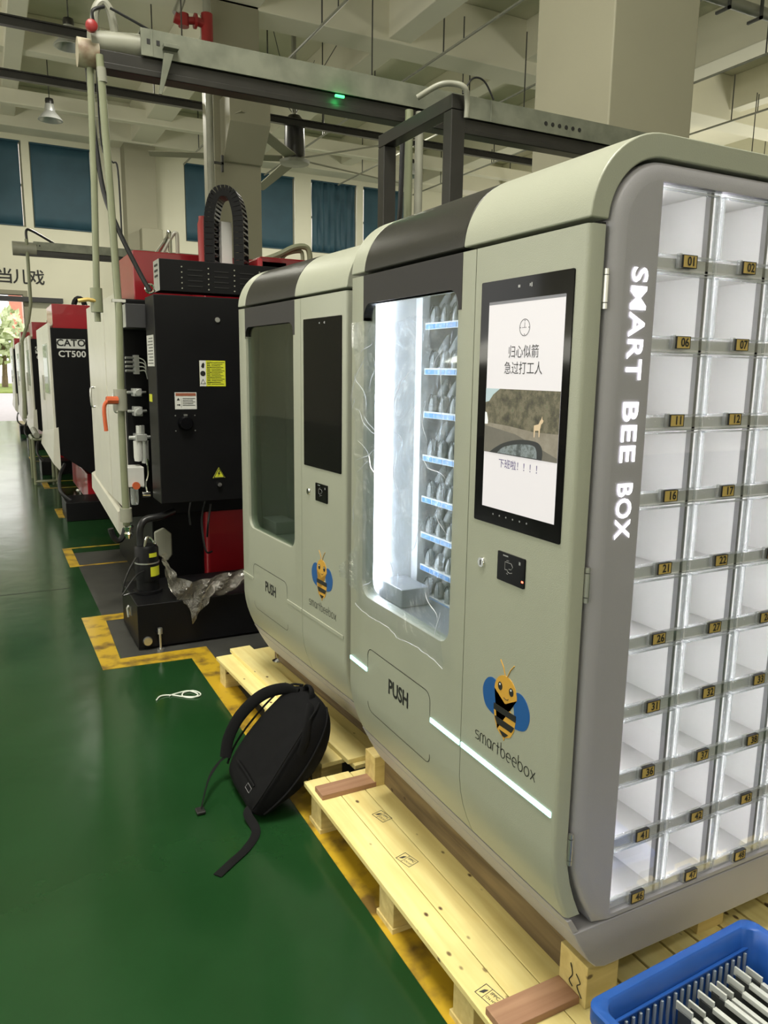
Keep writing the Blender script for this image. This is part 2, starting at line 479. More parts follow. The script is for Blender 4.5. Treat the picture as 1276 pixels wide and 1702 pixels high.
WLAB = ['dark blue blind cut by the left edge of the photo',
        'widest dark blue blind, just left of the two long drop pipes',
        'dark blue blind just left of the pale riser pipe and black cable chain',
        'dark blue blind just right of the concrete column, behind the ceiling fan',
        'blue cloth blind with loose folds on the far wall, above the far cabinet roof',
        'blue blind seen behind the left post of the black steel frame',
        'blue blind high on the far wall, behind the square column']
for i, (a, b_) in enumerate(WX):
    mb = MB()
    plate(mb, rect(a, b_, *WZ), [rect(a+.05, b_-.05, WZ[0]+.05, WZ[1]-.05)], 'Y', 25.10, 25.2)
    mb.box(a+.03, b_-.03, 25.14, 25.17, (WZ[0]+WZ[1])/2-.03, (WZ[0]+WZ[1])/2+.03)
    struct(mb, 'window_%d' % (i+1), M['cream'], smooth=0)
    if i == 6: continue
    r_ = thing('window_blind', ((a+b_)/2, 25.02, WZ[1]-.02), WLAB[i], 'blind', group=None)
    wv = (b_-a)/2
    mb = MB(); n = 28; amp = .03 if i == 4 else .0
    rs = []
    for k in range(n+1):
        x = -wv+.03+(2*wv-.10)*k/n
        rs.append([(x, amp*math.sin(k*1.7)+(amp*.8*math.sin(k*.9+z*3)), -z) for z in [2.24*j/8 for j in range(9)]])
    mb.rings(rs, cap=False, closed=False)
    o = mb.build('cloth', M['blind'], r_)
    sm = o.modifiers.new('thick', 'SOLIDIFY'); sm.thickness = .006
    MB().cyl((-wv+.02, 0, 0), (wv-.04, 0, 0), .03, n=12).build('roller_tube', M['blind'], r_)
    MB().box(-wv+.03, wv-.07, -.012, .012, -2.26, -2.235).build('bottom_bar', M['blind'], r_)

# beams under the slab, and the columns that carry them
tn = 0
def beam(x0, x1, y0, y1, z0, z1=CE):
    global tn
    tn += 1
    struct(MB().box(x0, x1, y0, y1, z0, z1), 'trim_%d' % tn, M['ceil'], bevel=.02)
for xc, wd in ((-5.6, .35), (-2.3, .35), (1.04, .36), (4.55, .66), (7.75, .5), (11.0, .4), (14.2, .66), (17.4, .4)):
    beam(xc-wd/2, xc+wd/2, -9, 25, 8.0 if wd > .45 else 8.2)
for yc, wd in ((-4.2, .7), (.6, .35), (5.3, .7), (9.9, .35), (14.9, .7), (19.6, .35), (24.6, .75)):
    beam(-9, 22, yc-wd/2, yc+wd/2, 7.95 if wd > .5 else 8.25)
def column(x0, x1, y0, y1, corbel, label):
    mb = MB().box(x0, x1, y0, y1, 0, CE)
    o = mb.build('concrete_column', M['cream'], bevel=.015)
    o['kind'] = 'structure'; o['label'] = label
    if corbel:
        z0, z1 = corbel
        m2 = MB().prism([(y0, z1), (y0, z0), (y0-.12, z0), (y0-.62, z0+.55), (y0-.62, z1)], 'X', x0+.12, x1-.02)
        m2.build('corbel', M['cream'], o, bevel=.01)
    return o
column(4.42, 5.31, 4.86, 5.80, None, 'big square concrete column behind the near cabinet')
column(3.98, 4.86, 14.55, 15.3, (5.30, 6.35), 'concrete column with a corbel behind the cable chain')
column(4.02, 4.90, 24.3, 24.98, None, 'concrete pier against the far wall')
column(13.4, 14.2, 14.55, 15.3, (5.30, 6.35), 'distant concrete column at the right')
o = MB().box(4.35, 4.95, 23.9, 24.3, 4.6, 5.6).build('trim_pier', M['cream'], None, bevel=.02)
o.name = 'trim_40'; o['kind'] = 'structure'

# slogan on the lintel (the last three characters are in the picture)
for i, (ch, cx) in enumerate((('当', .72), ('儿', 1.13), ('戏', 1.54))):
    mb = MB()
    put_text(mb, ch, (cx, 24.985, 4.10), (1, 0, 0), (0, 0, 1), .44, weight=.005)
    o = mb.build('wall_character', M['black'], None, smooth=0)
    tag(o, ['first of three black characters on the far wall, cut by the photo edge',
            'middle one of three black characters on the far wall over the doorway',
            'last of three black characters on the far wall, partly behind a drop pipe'][i], 'lettering')

# doorway track and the view outside
o = MB().box(-2.9, 2.2, 24.80, 24.98, 3.42, 3.56).build('door_track', M['dark_grey'], None, bevel=.01)
tag(o, 'long dark sliding door rail across the top of the doorway', 'rail')
mb = MB(); plate(mb, [(-2.6, 0), (-2.72, 0), (-2.72, 3.74), (1.27, 3.74), (1.27, 0), (1.15, 0), (1.15, 3.62), (-2.6, 3.62)], [], 'Y', 24.96, 25.34)
struct(mb, 'door_1', M['cream'], smooth=0)
struct(MB().box(-60, 60, 25.3, 140, -.2, -.02), 'ground_outside', M['road'], smooth=0)
o = MB().box(-60, 60, 52, 77.3, -.02, .06).build('lawn', M['grass'], None, smooth=0); o['kind'] = 'stuff'
tag(o, 'strip of grass beyond the road outside the doorway', 'grass')
o = MB().box(2.5, 40, 78, 84, 0, 24)
o.box(2.5, 40, 77.9, 78, 6, 6.4).box(2.5, 40, 77.9, 78, 12, 12.4)
o = o.build('distant_building', M['facade'], None, smooth=0)
tag(o, 'pale building outside, beyond the trees in the doorway', 'building')
o2 = MB().box(2.4, 3.4, 77.4, 78, 0, 24).build('pilaster', M['facade_r'], o, smooth=0)
o2['label'] = 'salmon coloured vertical facade strip'
def tree(x, y, h, label):
    t = thing('tree', (x, y, .066), label, 'tree')
    MB().tube([(0, 0, 0), (.1, 0, h*.35), (0, .1, h*.7)], [.22, .16, .06], 8).build('trunk', M['wood_dark'], t)
    mb = MB(); rnd = random.Random(int(x*10))
    for k in range(420):
        a, b2, c2 = rnd.gauss(0, 1), rnd.gauss(0, 1), rnd.gauss(0, 1)
        l = max(.001, math.sqrt(a*a+b2*b2+c2*c2)); q = rnd.random()**.4
        p = Vector((a/l*h*.34*q, b2/l*h*.34*q, h*.62+c2/l*h*.36*q))
        d1 = Vector((rnd.uniform(-1, 1), rnd.uniform(-1, 1), rnd.uniform(-1, 1))).normalized()*h*.055
        d2 = d1.orthogonal().normalized()*h*.04
        mb.quad(p-d1, p+d2, p+d1, p-d2)
    mb.build('crown', M['leaf'], t, smooth=0)
tree(-1.5, 60, 6.5, 'green tree outside the doorway, leftmost')
tree(1.3, 64, 6.0, 'green tree outside the doorway, right of the first')
tree(-5.5, 62, 7.0, 'green tree outside, at the picture edge')

# ---------------- floor paint
def floor_mark(polys, name, m_, z=.0015):
    mb = MB()
    for k, p in enumerate(polys): mb.prism(p, 'Z', 0.0, z+.0002*k)
    o = mb.build(name, m_, None, smooth=0); o['kind'] = 'structure'
    return o
def q4(x0, x1, y0, y1): return [(x0, y0), (x1, y0), (x1, y1), (x0, y1)]
floor_mark([[(.93, -2), (2.6, -2), (2.6, 7.0), (.57, 7.0), (.57, 4.22), (.93, 4.22)]], 'trim_20', M['grey_floor'], .001)
floor_mark([[(.90, -2), (1.035, -2), (1.04, 4.25), (.56, 4.26), (.58, 4.98), (.80, 4.97), (.80, 5.10), (.445, 5.10), (.452, 4.13), (.92, 4.10)]], 'trim_21', M['tape'], .002)
for i, (y0, y1, xa) in enumerate(((6.50, 7.22, .505), (8.75, 9.35, .60), (11.0, 11.7, .60), (14.3, 15.1, .60))):
    floor_mark([q4(xa, xa+.075, y0, y1), q4(xa+.075, 1.3, y0, y0+.035), q4(xa+.075, 1.3, y1-.03, y1)], 'trim_%d' % (22+i), M['tape'])
floor_mark([q4(.97, 1.12, 9.0, 9.7)], 'trim_27', M['tape'])
floor_mark([q4(-9, .45, 5.86, 5.872)], 'trim_28', M['gap'], .0004)

# ---------------- overhead cable trunking (across the aisle direction)
def trunking(y, x0, x1, zt, zb, label):
    t = thing('cable_trunking', (x0, y, zt), label, 'trunking')
    # upper channel plate and the lower dark square rail, with open underside
    mb = MB().box(.31, x1-x0, .0, .012, -.135, 0).box(.31, x1-x0, .012, .20, -.012, 0).box(.31, x1-x0, .19, .20, -.135, 0)
    for k in range(int((x1-x0)/2.2)):
        mb.box(.36+k*2.2, .372+k*2.2, -.003, 0, -.135, 0)
    mb.build('channel', M['galv'], t, bevel=.002)
    mb = MB().box(.10, x1-x0, .02, .17, -.215, -.135).box(.10, x1-x0, .0, .025, -.235, -.20)
    mb.build('lower_rail', M['dark_steel'], t, bevel=.006)
    mb = MB()
    for hx in (.34, .39):
        mb.box(hx, hx+.018, -.002, .001, -.075, -.05)
    for k in range(6): mb.cyl((3.02+k*.06, -.003, -.075), (3.02+k*.06, .001, -.075), .014, n=10)
    mb.build('slot_hole', M['gap'], t)
    return t
t = trunking(4.55, .555, 13.0, 3.375, 3.14, 'long grey cable trunking with a rusty pipe end crossing over the black machine')
MB().cyl((-.005, .07, -.155), (.10, .07, -.155), .07, n=20).build('rusty_collar', M['rust'], t)
MB().cyl((.06, .07, -.10), (.32, .08, -.07), .062, n=20).build('steel_pipe', M['pipe_grey'], t)
MB().lathe([(.018, -.02), (.030, -.012), (.030, .012), (.018, .02)], (.06, -.03, -.055), 12, 'Y').build('valve_wheel', M['red_valve'], t)
MB().tube(catmull([(.19, .06, -.05), (.17, .05, .06), (.13, .05, .10), (.09, .05, .04), (.09, .05, -.10)], 6), .022, 10).build('elbow_pipe', M['pipe_grey'], t)
MB().tube(catmull([(.13, .0, .06), (.07, -.02, .02), (.08, 0, -.04)], 6), .009, 8).tube(catmull([(.16, 0, .06), (.28, 0, .02), (.42, .02, -.02)], 6), .007, 8).build('cable', M['hose'], t)
mb = MB(); mb.prism([(.42, -.12), (.47, -.12), (.40, -.33), (.385, -.33)], 'Y', -.05, -.03); mb.box(.42, .50, -.05, 0, -.09, -.07)
mb.build('hook_bracket', M['galv'], t, bevel=.002)
t = trunking(14.0, .54, 9.0, 3.575, 3.3, 'smaller far cable trunking over the row of machines, above the black characters')
MB().cyl((.0, .07, -.12), (.35, .07, -.12), .11, n=16).build('pipe_end', M['pipe_grey'], t)
MB().tube(catmull([(.22, .07, 0), (.22, .07, .16), (.30, .07, .17), (.62, .07, 0)], 5), .02, 8).build('cable', M['hose'], t)

def vpipe(pts, r_, m_, name, label, cat='pipe'):
    o = MB().tube(pts, r_, 12).build(name, m_, None)
    return tag(o, label, cat)
# two drop pipes by the first machine
t = thing('drop_pipe', (.612, 4.62, 0), 'left drop pipe, ending in a yellow-handled valve half way down', 'pipe')
MB().tube([(0, 0, 3.2), (-.01, 0, 2.6), (-.03, 0, 1.93)], .018, 12).build('tube', M['pipe_green'], t)
MB().cyl((-.03, 0, 2.03), (-.03, 0, 1.90), .032, n=12).cyl((-.03, 0, 1.9), (-.03, 0, 1.85), .017).build('valve_body', M['pipe_green'], t)
MB().tube([(-.04, -.02, 1.96), (-.08, -.03, 1.965), (-.13, -.03, 1.955)], .011, 8).build('valve_handle', M['tag_yellow'], t)
t = thing('drop_pipe', (.652, 4.55, 0), 'right drop pipe, running down to the floor beside the pump, with an orange valve lever', 'pipe')
MB().tube([(0, 0, 3.2), (.02, 0, 2.5), (.035, 0, 1.9), (.02, 0, 1.3), (.02, 0, .95), (.02, 0, .70)], .020, 12).build('tube', M['pipe_green'], t)
MB().cyl((.02, 0, 1.48), (.02, 0, 1.36), .036, n=12).build('coupling', M['pipe_grey'], t)
MB().cyl((.02, 0, .80), (.02, 0, .72), .034, n=12).build('coupling', M['pipe_grey'], t)
MB().cyl((.005, 0, 3.14), (.008, 0, 3.07), .024, n=12).build('coupling', M['pipe_grey'], t)
MB().tube([(.0, -.03, 1.42), (-.06, -.04, 1.42)], .022, 8).tube(catmull([(-.05, -.04, 1.42), (-.075, -.04, 1.38), (-.07, -.04, 1.25)], 4), .011, 8).build('valve_lever', M['orange'], t)
MB().lathe([(.02, .70), (.03, .69), (.02, .66), (.028, .65), (.015, .62)], (.03, 0, 0), 12).build('drain_fitting', M['chrome'], t)
MB().box(-.0, .07, -.02, .02, 1.955, 1.97).build('pipe_clamp', M['steel'], t)
vpipe(catmull([(.60, 4.66, 3.2), (.635, 4.6, 2.6), (.70, 4.55, 2.35), (.80, 4.52, 2.12), (.85, 4.5, 2.02)], 6), .013, M['hose'], 'power_cable', 'thick black cable hanging from the trunking down to the lifting ring', 'cable')
vpipe(catmull([(.655, 4.7, 3.2), (.66, 4.7, 2.8), (.71, 4.7, 2.72), (.74, 4.7, 2.68), (.745, 4.7, 2.30)], 5), .005, M['hose'], 'thin_cable', 'thin grey cable kinked to the right of the two drop pipes', 'cable')
t = thing('drop_pipe', (.75, 14.0, 0), 'thin far drop pipe in front of the third machine, under the far trunking', 'pipe')
MB().tube([(0, 0, 3.6), (0, 0, 2.6), (-.06, 0, 2.3), (-.17, 0, 2.0), (-.20, 0, .75)], .028, 10).build('tube', M['pipe_green'], t)
# pair behind the middle cabinet
vpipe([(2.47, 4.50, 3.2), (2.47, 4.50, 0)], .026, M['pipe_green'], 'drop_pipe', 'grey-green pipe inside the black steel frame, left one of the close pair')
vpipe([(2.545, 4.50, 3.2), (2.545, 4.50, 0)], .026, M['pipe_grey'], 'drop_pipe', 'pale pipe inside the black steel frame, right one of the close pair')
vpipe(catmull([(2.40, 4.45, 3.1), (2.39, 4.45, 2.6), (2.37, 4.45, 2.2), (2.38, 4.45, 0.01)], 5), .016, M['hose'], 'power_cable', 'black cable inside the black steel frame beside the pipe pair', 'cable')

# black square-tube frame standing behind the machines
t = thing('steel_frame', (2.215, 3.56, 0), 'black square-tube steel frame standing behind the middle cabinet', 'frame')
MB().box(-.04, .04, -.04, .04, 0, 2.898).build('post', M['dark_steel'], t, bevel=.004)
MB().box(-.04, .04, .70, .78, 0, 2.898).build('post', M['dark_steel'], t, bevel=.004)
MB().box(-.04, .04, -.04, .78, 2.90, 2.97).build('top_beam', M['dark_steel'], t, bevel=.004)
vpipe(catmull([(2.02, 3.60, 2.945), (2.10, 3.53, 2.995), (2.17, 3.50, 3.005), (2.22, 3.475, 2.985), (2.245, 3.49, 2.93), (2.25, 3.50, 2.86)], 6), .014, M['pipe_grey'], 'conduit', 'bent grey conduit over the corner of the black steel frame')
vpipe(catmull([(2.86, 4.5, 3.36), (2.93, 4.5, 3.46), (3.02, 4.5, 3.46), (3.10, 4.5, 3.36)], 6), .006, M['hose'], 'looped_cable', 'small black cable loop on top of the trunking right of the black steel frame', 'cable')

# crane rails / cable trays higher up
for y, z, x0, lab in ((13.45, 6.62, -9, 'upper dark steel rail crossing high over the aisle, in front of the column'),
                      (15.75, 6.62, -9, 'lower dark steel rail crossing high over the aisle, behind the column')):
    t = thing('overhead_rail', (x0, y, z), lab, 'rail')
    MB().box(0, 31, -.05, .05, -.13, .0).box(0, 31, -.09, .09, -.02, 0).build('rail_beam', M['dark_steel'], t)
    for k in range(9):
        MB().cyl((2+k*3.4, 0, 0), (2+k*3.4, 0, 1.6), .012, n=6).build('hanger_rod', M['rod'], t)

# sprinkler lines along the aisle direction, with hangers and drops
SP = [(5.65, 7.5, 'leftmost'), (8.12, 7.5, 'second from left'), (10.6, 7.5, 'third from left'), (13.37, 7.5, 'fourth from left'), (16.05, 7.5, 'rightmost')]
for x, z, nm in SP:
    t = thing('sprinkler_pipe', (x, 4, z), 'thin overhead sprinkler pipe under the ceiling, %s of the parallel runs' % nm, 'pipe')
    MB().cyl((0, 0, 0), (0, 20, 0), .024, n=8).build('tube', M['pipe_grey'], t)
    for k in range(7):
        MB().cyl((0, .8+k*2.9, 0), (0, .8+k*2.9, 1.0), .014, n=6).build('hanger_rod', M['rod'], t)
    for k in range(5):
        MB().cyl((0, 2.2+k*3.3, 0), (0, 2.2+k*3.3, .38), .012, n=6).build('sprinkler_head', M['rod'], t)
beam(-9, 22, 21.9, 22.15, 7.85, 8.2)
# round duct at the upper right
t = thing('round_duct', (7.0, 6.95, 5.9), 'round grey pipe on black hangers in the upper right corner', 'duct')
MB().cyl((0, 0, 0), (6, 0, 0), .065, n=16).build('tube', M['pipe_grey'], t)
for x in (.95, 1.5, 3.2):
    MB().box(x, x+.03, -.1, -.07, -.12, 2.1).box(x, x+.03, -.1, .1, -.12, -.09).build('hanger', M['rod'], t)

# grey riser with red fittings, beside the column
t = thing('riser_pipe', (3.84, 14.3, 0), 'tall pale riser pipe with red fittings on top, beside the column', 'pipe')
MB().tube([(0, 0, 0), (0, 0, 9)], .065, 14).build('tube', M['pipe_grey'], t)
MB().cyl((0, 0, 7.6), (0, 0, 7.15), .10, n=14).cyl((0, 0, 7.42), (-.22, -.02, 7.45), .07).cyl((-.18, 0, 7.45), (-.22, 0, 7.45), .12).build('red_tee', M['red_valve'], t)
MB().cyl((-.22, 0, 7.45), (-.40, 0, 7.42), .06).cyl((-.40, 0, 7.32), (-.40, 0, 7.52), .09).cyl((-.40, 0, 7.4), (-.55, 0, 7.44), .085).build('red_valve', M['red_valve'], t)
MB().tube([(-.52, 0, 7.50), (-.30, .05, 8.05), (-.28, .05, 8.6)], .07, 12).build('chrome_branch', M['steel'], t)
MB().box(.05, .24, .0, .04, 5.2, 5.24).box(.2, .24, 0, .05, 5.08, 5.36).build('wall_clamp', M['rod'], t)

# high bay lamps
LAB = ['bell-shaped lamp hanging from the ceiling, the higher one left of the rusty trunking end',
       'bell-shaped lamp hanging from the ceiling, the lower one above the wide blue blind',
       'small white lamp just right of the black steel frame']
for i, (p, zt) in enumerate((((1.83, 16.4, 7.42), 9.0), ((1.84, 21.2, 7.42), 9.0), ((11.9, 21.5, 7.42), 9.0))):
    t = thing('high_bay_lamp', p, LAB[i], 'lamp')
    MB().lathe([(.03, .36), (.10, .34), (.12, .22), (.12, .18), (.16, .14), (.26, .02), (.28, -.02), (.255, -.02), (.15, .11), (.02, .14)], n=24).build('shade', M['alu'], t)
    MB().lathe([(.02, .34), (.09, .345), (.10, .40), (.09, .46), (.02, .47)], n=16).build('ballast', M['dark_steel'], t)
    MB().cyl((0, 0, .46), (0, 0, zt-p[2]), .012, n=6).build('rod', M['rod'], t)

# big ceiling fan
t = thing('ceiling_fan', (6.15, 16.2, 5.98), 'large five-bladed ceiling fan with pale blades hanging before the far windows', 'fan')
MB().lathe([(.02, -.12), (.30, -.10), (.32, -.04), (.20, 0), (.02, 0)], n=24).build('hub', M['pipe_grey'], t)
MB().lathe([(.02, 0), (.20, 0), (.22, .1), (.20, .75), (.12, .85), (.02, .85)], n=20).build('motor', M['dark_steel'], t)
MB().cyl((0, 0, .8), (0, 0, 3.0), .05, n=10).build('down_rod', M['pipe_grey'], t)
for k in range(5):
    a = R(14+72*k); c_, s_ = math.cos(a), math.sin(a)
    mb = MB(); mb.T = Matrix.Rotation(a, 4, 'Z')
    mb.rings([[(x, -.10*w_, -.03), (x, .10*w_, .02), (x, .10*w_, .035), (x, -.10*w_, -.015)] for x, w_ in ((.25, 1.2), (2.9, 1.0), (3.0, .8))])
    mb.build('blade', M['cream'], t)
for k in range(4):
    a = R(45+90*k)
    MB().cyl((0, 0, .85), (1.1*math.cos(a), 1.1*math.sin(a), 2.3), .008, n=5).build('stay_wire', M['rod'], t)
# added green emitter and point light, standing in for a reflection on the dark rail
gl = tag(MB().box(1.985, 2.045, 4.535, 4.552, 3.212, 3.226).build('glow_dot', emit('green_glow_patch', (.1, 1, .3), 1.5), None, bevel=.003), 'small added green glow patch on the trunking above the black machine', 'lamp')
pl = bpy.data.lights.new('green_glow', 'POINT'); pl.energy = .25; pl.color = (.05, 1, .2); pl.shadow_soft_size = .02
po = bpy.data.objects.new('green_glow', pl); COL.objects.link(po); po.location = (2.02, 4.50, 3.205)

# ============================================================ VENDING CABINETS
K = .88
TM = Matrix.Scale(K, 4) @ Matrix.Translation((0, 0, -.06))
def KB():
    m_ = MB(); m_.T = TM; return m_
DP = 1.40      # depth of the cabinet
WD = 1.19      # width of its front
FT = [(.0, .44), (.006, .39), (.016, .345), (.031, .30), (.050, .255), (.072, .215), (.092, .175), (.115, .135), (.140, .095), (.165, .070), (.195, .060)]
def inset_ft(d):
    out = []
    for i, p in enumerate(FT):
        a = FT[max(i-1, 0)]; b_ = FT[min(i+1, len(FT)-1)]
        tx, tz = b_[0]-a[0], b_[1]-a[1]
        l = math.hypot(tx, tz)
        if i == 0: tx, tz, l = 0, -1, 1
        if i == len(FT)-1: tx, tz, l = 1, 0, 1
        out.append((p[0]-tz/l*d, p[1]+tx/l*d))
    return out
def outline(d, zmin=None, zmax=None, n=10):
    """side profile of the cabinet inset by d, points (x, z), counter-clockwise"""
    lo = inset_ft(d)
    pts = list(lo)+[(DP-x, z) for x, z in lo[::-1]]
    for cx, cz, a0 in ((DP-.2, 1.915, 0), (.2, 1.915, 90)):
        for k in range(n+1):
            a = R(a0+90*k/n)
            pts.append((cx+(.2-d)*math.cos(a), cz+(.2-d)*math.sin(a)))
    if zmin is None and zmax is None: return pts
    out = []
    m_ = len(pts)
    for i in range(m_):
        p, q = pts[i], pts[(i+1) % m_]
        def ins(t): return (zmin is None or t[1] >= zmin) and (zmax is None or t[1] <= zmax)
        if ins(p): out.append(p)
        for lim in (zmin, zmax):
            if lim is not None and (p[1]-lim)*(q[1]-lim) < 0:
                t = (lim-p[1])/(q[1]-p[1]); out.append((p[0]+(q[0]-p[0])*t, lim))
    return out
def fx(z, d=0):
    if z >= .44: return 0.0
    for (x0, z0), (x1, z1) in zip(FT[:-1], FT[1:]):
        if z1 <= z <= z0: return x0+(x1-x0)*(z0-z)/(z0-z1)
    return FT[-1][0]
def front_poly(z0, z1, th=.044, inset=0.0):
    zs = [z0]+[z for z in (.255, .275, .30, .32, .345, .365, .39, .415, .44) if z0 < z < z1]+[z1]
    return [(fx(z)+inset, z) for z in zs]+[(fx(z)+th, z) for z in zs[::-1]]
def door_strip(mb, y0, y1, z0, z1, r0=False, r1=False, th=.044):
    st = []
    if r0: st += [(y0, .010), (y0+.003, .005), (y0+.007, .0015), (y0+.012, 0)]
    else: st += [(y0, 0)]
    if r1: st += [(y1-.012, 0), (y1-.007, .0015), (y1-.003, .005), (y1, .010)]
    else: st += [(y1, 0)]
    mb.rings([[(p[0], y, p[1]) for p in front_poly(z0, z1, th, ins)] for y, ins in st])
U, V = (0, -1, 0), (0, 0, 1)

def arc(cx, cy, rx, ry, a0, a1, n=10):
    return [(cx+rx*math.cos(R(a0+(a1-a0)*k/n)), cy+ry*math.sin(R(a0+(a1-a0)*k/n))) for k in range(n+1)]
GL = {'s': [[(.62, .95), (.2, .95)]+arc(.2, .73, .2, .22, 90, 270, 6)+arc(.45, .27, .2, .24, 90, -90, 6)+[(0, .03)]],
      'm': [[(0, 0), (0, .6)]+arc(.25, .6, .25, .38, 180, 0, 8)+[(.5, 0)], arc(.75, .6, .25, .38, 180, 0, 8)+[(1, 0)]],
      'a': [arc(.35, .48, .35, .48, 0, 360, 14), [(.7, .9), (.7, 0)]],
      'r': [[(0, 0), (0, .5)]+arc(.35, .5, .35, .45, 180, 70, 6)],
      't': [[(.25, 1.25), (.25, 0)], [(0, .85), (.5, .85)]],
      'b': [arc(.35, .48, .35, .48, 0, 360, 14), [(0, 1.5), (0, .48)]],
      'e': [[(.05, .5), (.7, .5)]+arc(.35, .48, .35, .48, 0, 300, 12)],
      'o': [arc(.38, .48, .38, .48, 0, 360, 14)],
      'x': [[(0, .95), (.65, 0)], [(.65, .95), (0, 0)]]}
ADV = {'s': .88, 'm': 1.28, 'a': .98, 'r': .62, 't': .78, 'b': .96, 'e': .96, 'o': 1.02, 'x': .7}
def stroke_word(mb, word, y0, z0, size, w_, x=-.0012):
    cx = 0
    for ch in word:
        for ln in GL[ch]:
            for (a, b_) in zip(ln[:-1], ln[1:]):
                a = Vector((cx+a[0], a[1]))*size; b_ = Vector((cx+b_[0], b_[1]))*size
                d = (b_-a); d.normalize(); nn = Vector((-d.y, d.x))*w_; d = d*w_*.6
                ps = [a-d+nn, a-d-nn, b_+d-nn, b_+d+nn]
                mb.quad(*[(x, y0-p.x, z0+p.y) for p in ps])
        cx += ADV[ch]

def bee_logo(root):
    def pg(name, pts, m_, x, parent):
        return KB().prism([(y, z) for y, z in pts], 'X', x, 0.0006).build(name, m_, parent, smooth=0)
    C0 = .2155
    body = [(C0+.0485*math.cos(R(a)), .775+.049*math.sin(R(a))) for a in range(0, 181, 12)]
    body += [(C0+.0485, .72), (C0+.043, .688), (C0+.030, .665), (C0+.012, .655), (C0-.008, .655), (C0-.028, .665), (C0-.042, .688), (C0-.0485, .72)]
    b = pg('bee_emblem', body, M['bee_y'], -.0016, root)
    b['label'] = 'printed bee emblem: yellow body with black stripes and blue wings'
    for s in (1, -1):
        wing = [(s*.030, .790), (s*.055, .799), (s*.078, .793), (s*.094, .776), (s*.102, .755), (s*.099, .732), (s*.088, .712), (s*.070, .702), (s*.045, .697)]
        wing = [(C0+p[0], p[1]) for p in catmull([(a, c, 0) for a, c in wing], 4) for p in [(p.x, p.y)]]
        pg('wing', wing, M['bee_b'], -.0010, b)
    mb = KB()
    def hw(z): return .0485 if z > .72 else .0485-.0485*((.72-z)/.068)**2
    for z0, z1 in ((.715, .733), (.680, .699), (.655, .668)):
        zs = [z0+(z1-z0)*k/4 for k in range(5)]
        mb.prism([(C0+hw(z)*.99, z) for z in zs]+[(C0-hw(z)*.99, z) for z in zs[::-1]], 'X', -.0022, -.0015)
    mb.build('stripe', M['black'], b, smooth=0)
    mb = KB()
    mb.prism([(C0+.006, .656), (C0-.006, .656), (C0+.000, .643)], 'X', -.0016, 0)
    mb.build('sting', M['bee_y'], b, smooth=0)
    for s, (ey, ez) in ((1, (.243, .861)), (-1, (.184, .863))):
        KB().tube([(-.001, C0+s*.004, .822), (-.001, (C0+ey)/2, .845), (-.001, ey, ez)], .0014, 5).build('antenna', M['bee_y'], b, smooth=0)
    mb = KB(); m2 = KB()
    for ey in (.239, .191):
        mb.prism([(ey+.0095*math.cos(R(a)), .789+.0115*math.sin(R(a))) for a in range(0, 360, 24)], 'X', -.0023, -.0015)
        m2.prism([(ey+.001+.003*math.cos(R(a)), .794+.003*math.sin(R(a))) for a in range(0, 360, 45)], 'X', -.0028, -.002)
    for (a, c) in (((.222, .763), (.214, .7605)), ((.214, .7605), (.205, .762)), ((.205, .762), (.202, .766))):
        mb.tube([(-.0017, a[0], a[1]), (-.0017, c[0], c[1])], .0011, 5)
    mb.build('face', M['black'], b, smooth=0); m2.build('eye_glint', M['bee_w'], b, smooth=0)
    mb = KB(); stroke_word(mb, 'smartbeebox', .345, .594, .0262, .00125)
    mb.build('logo_lettering', M['black'], root, smooth=0)

def groove(mb, pts, w_=.0018, x=-.0008):
    for a, b_ in zip(pts[:-1], pts[1:]):
        a = Vector(a); b_ = Vector(b_); d = b_-a
        if d.length < 1e-6: continue
        d.normalize(); nn = Vector((-d.y, d.x))*w_; d = d*w_*.5
        mb.quad(*[(fx(p.y)+x, p.x, p.y) for p in (a-d+nn, a-d-nn, b_+d-nn, b_+d+nn)])

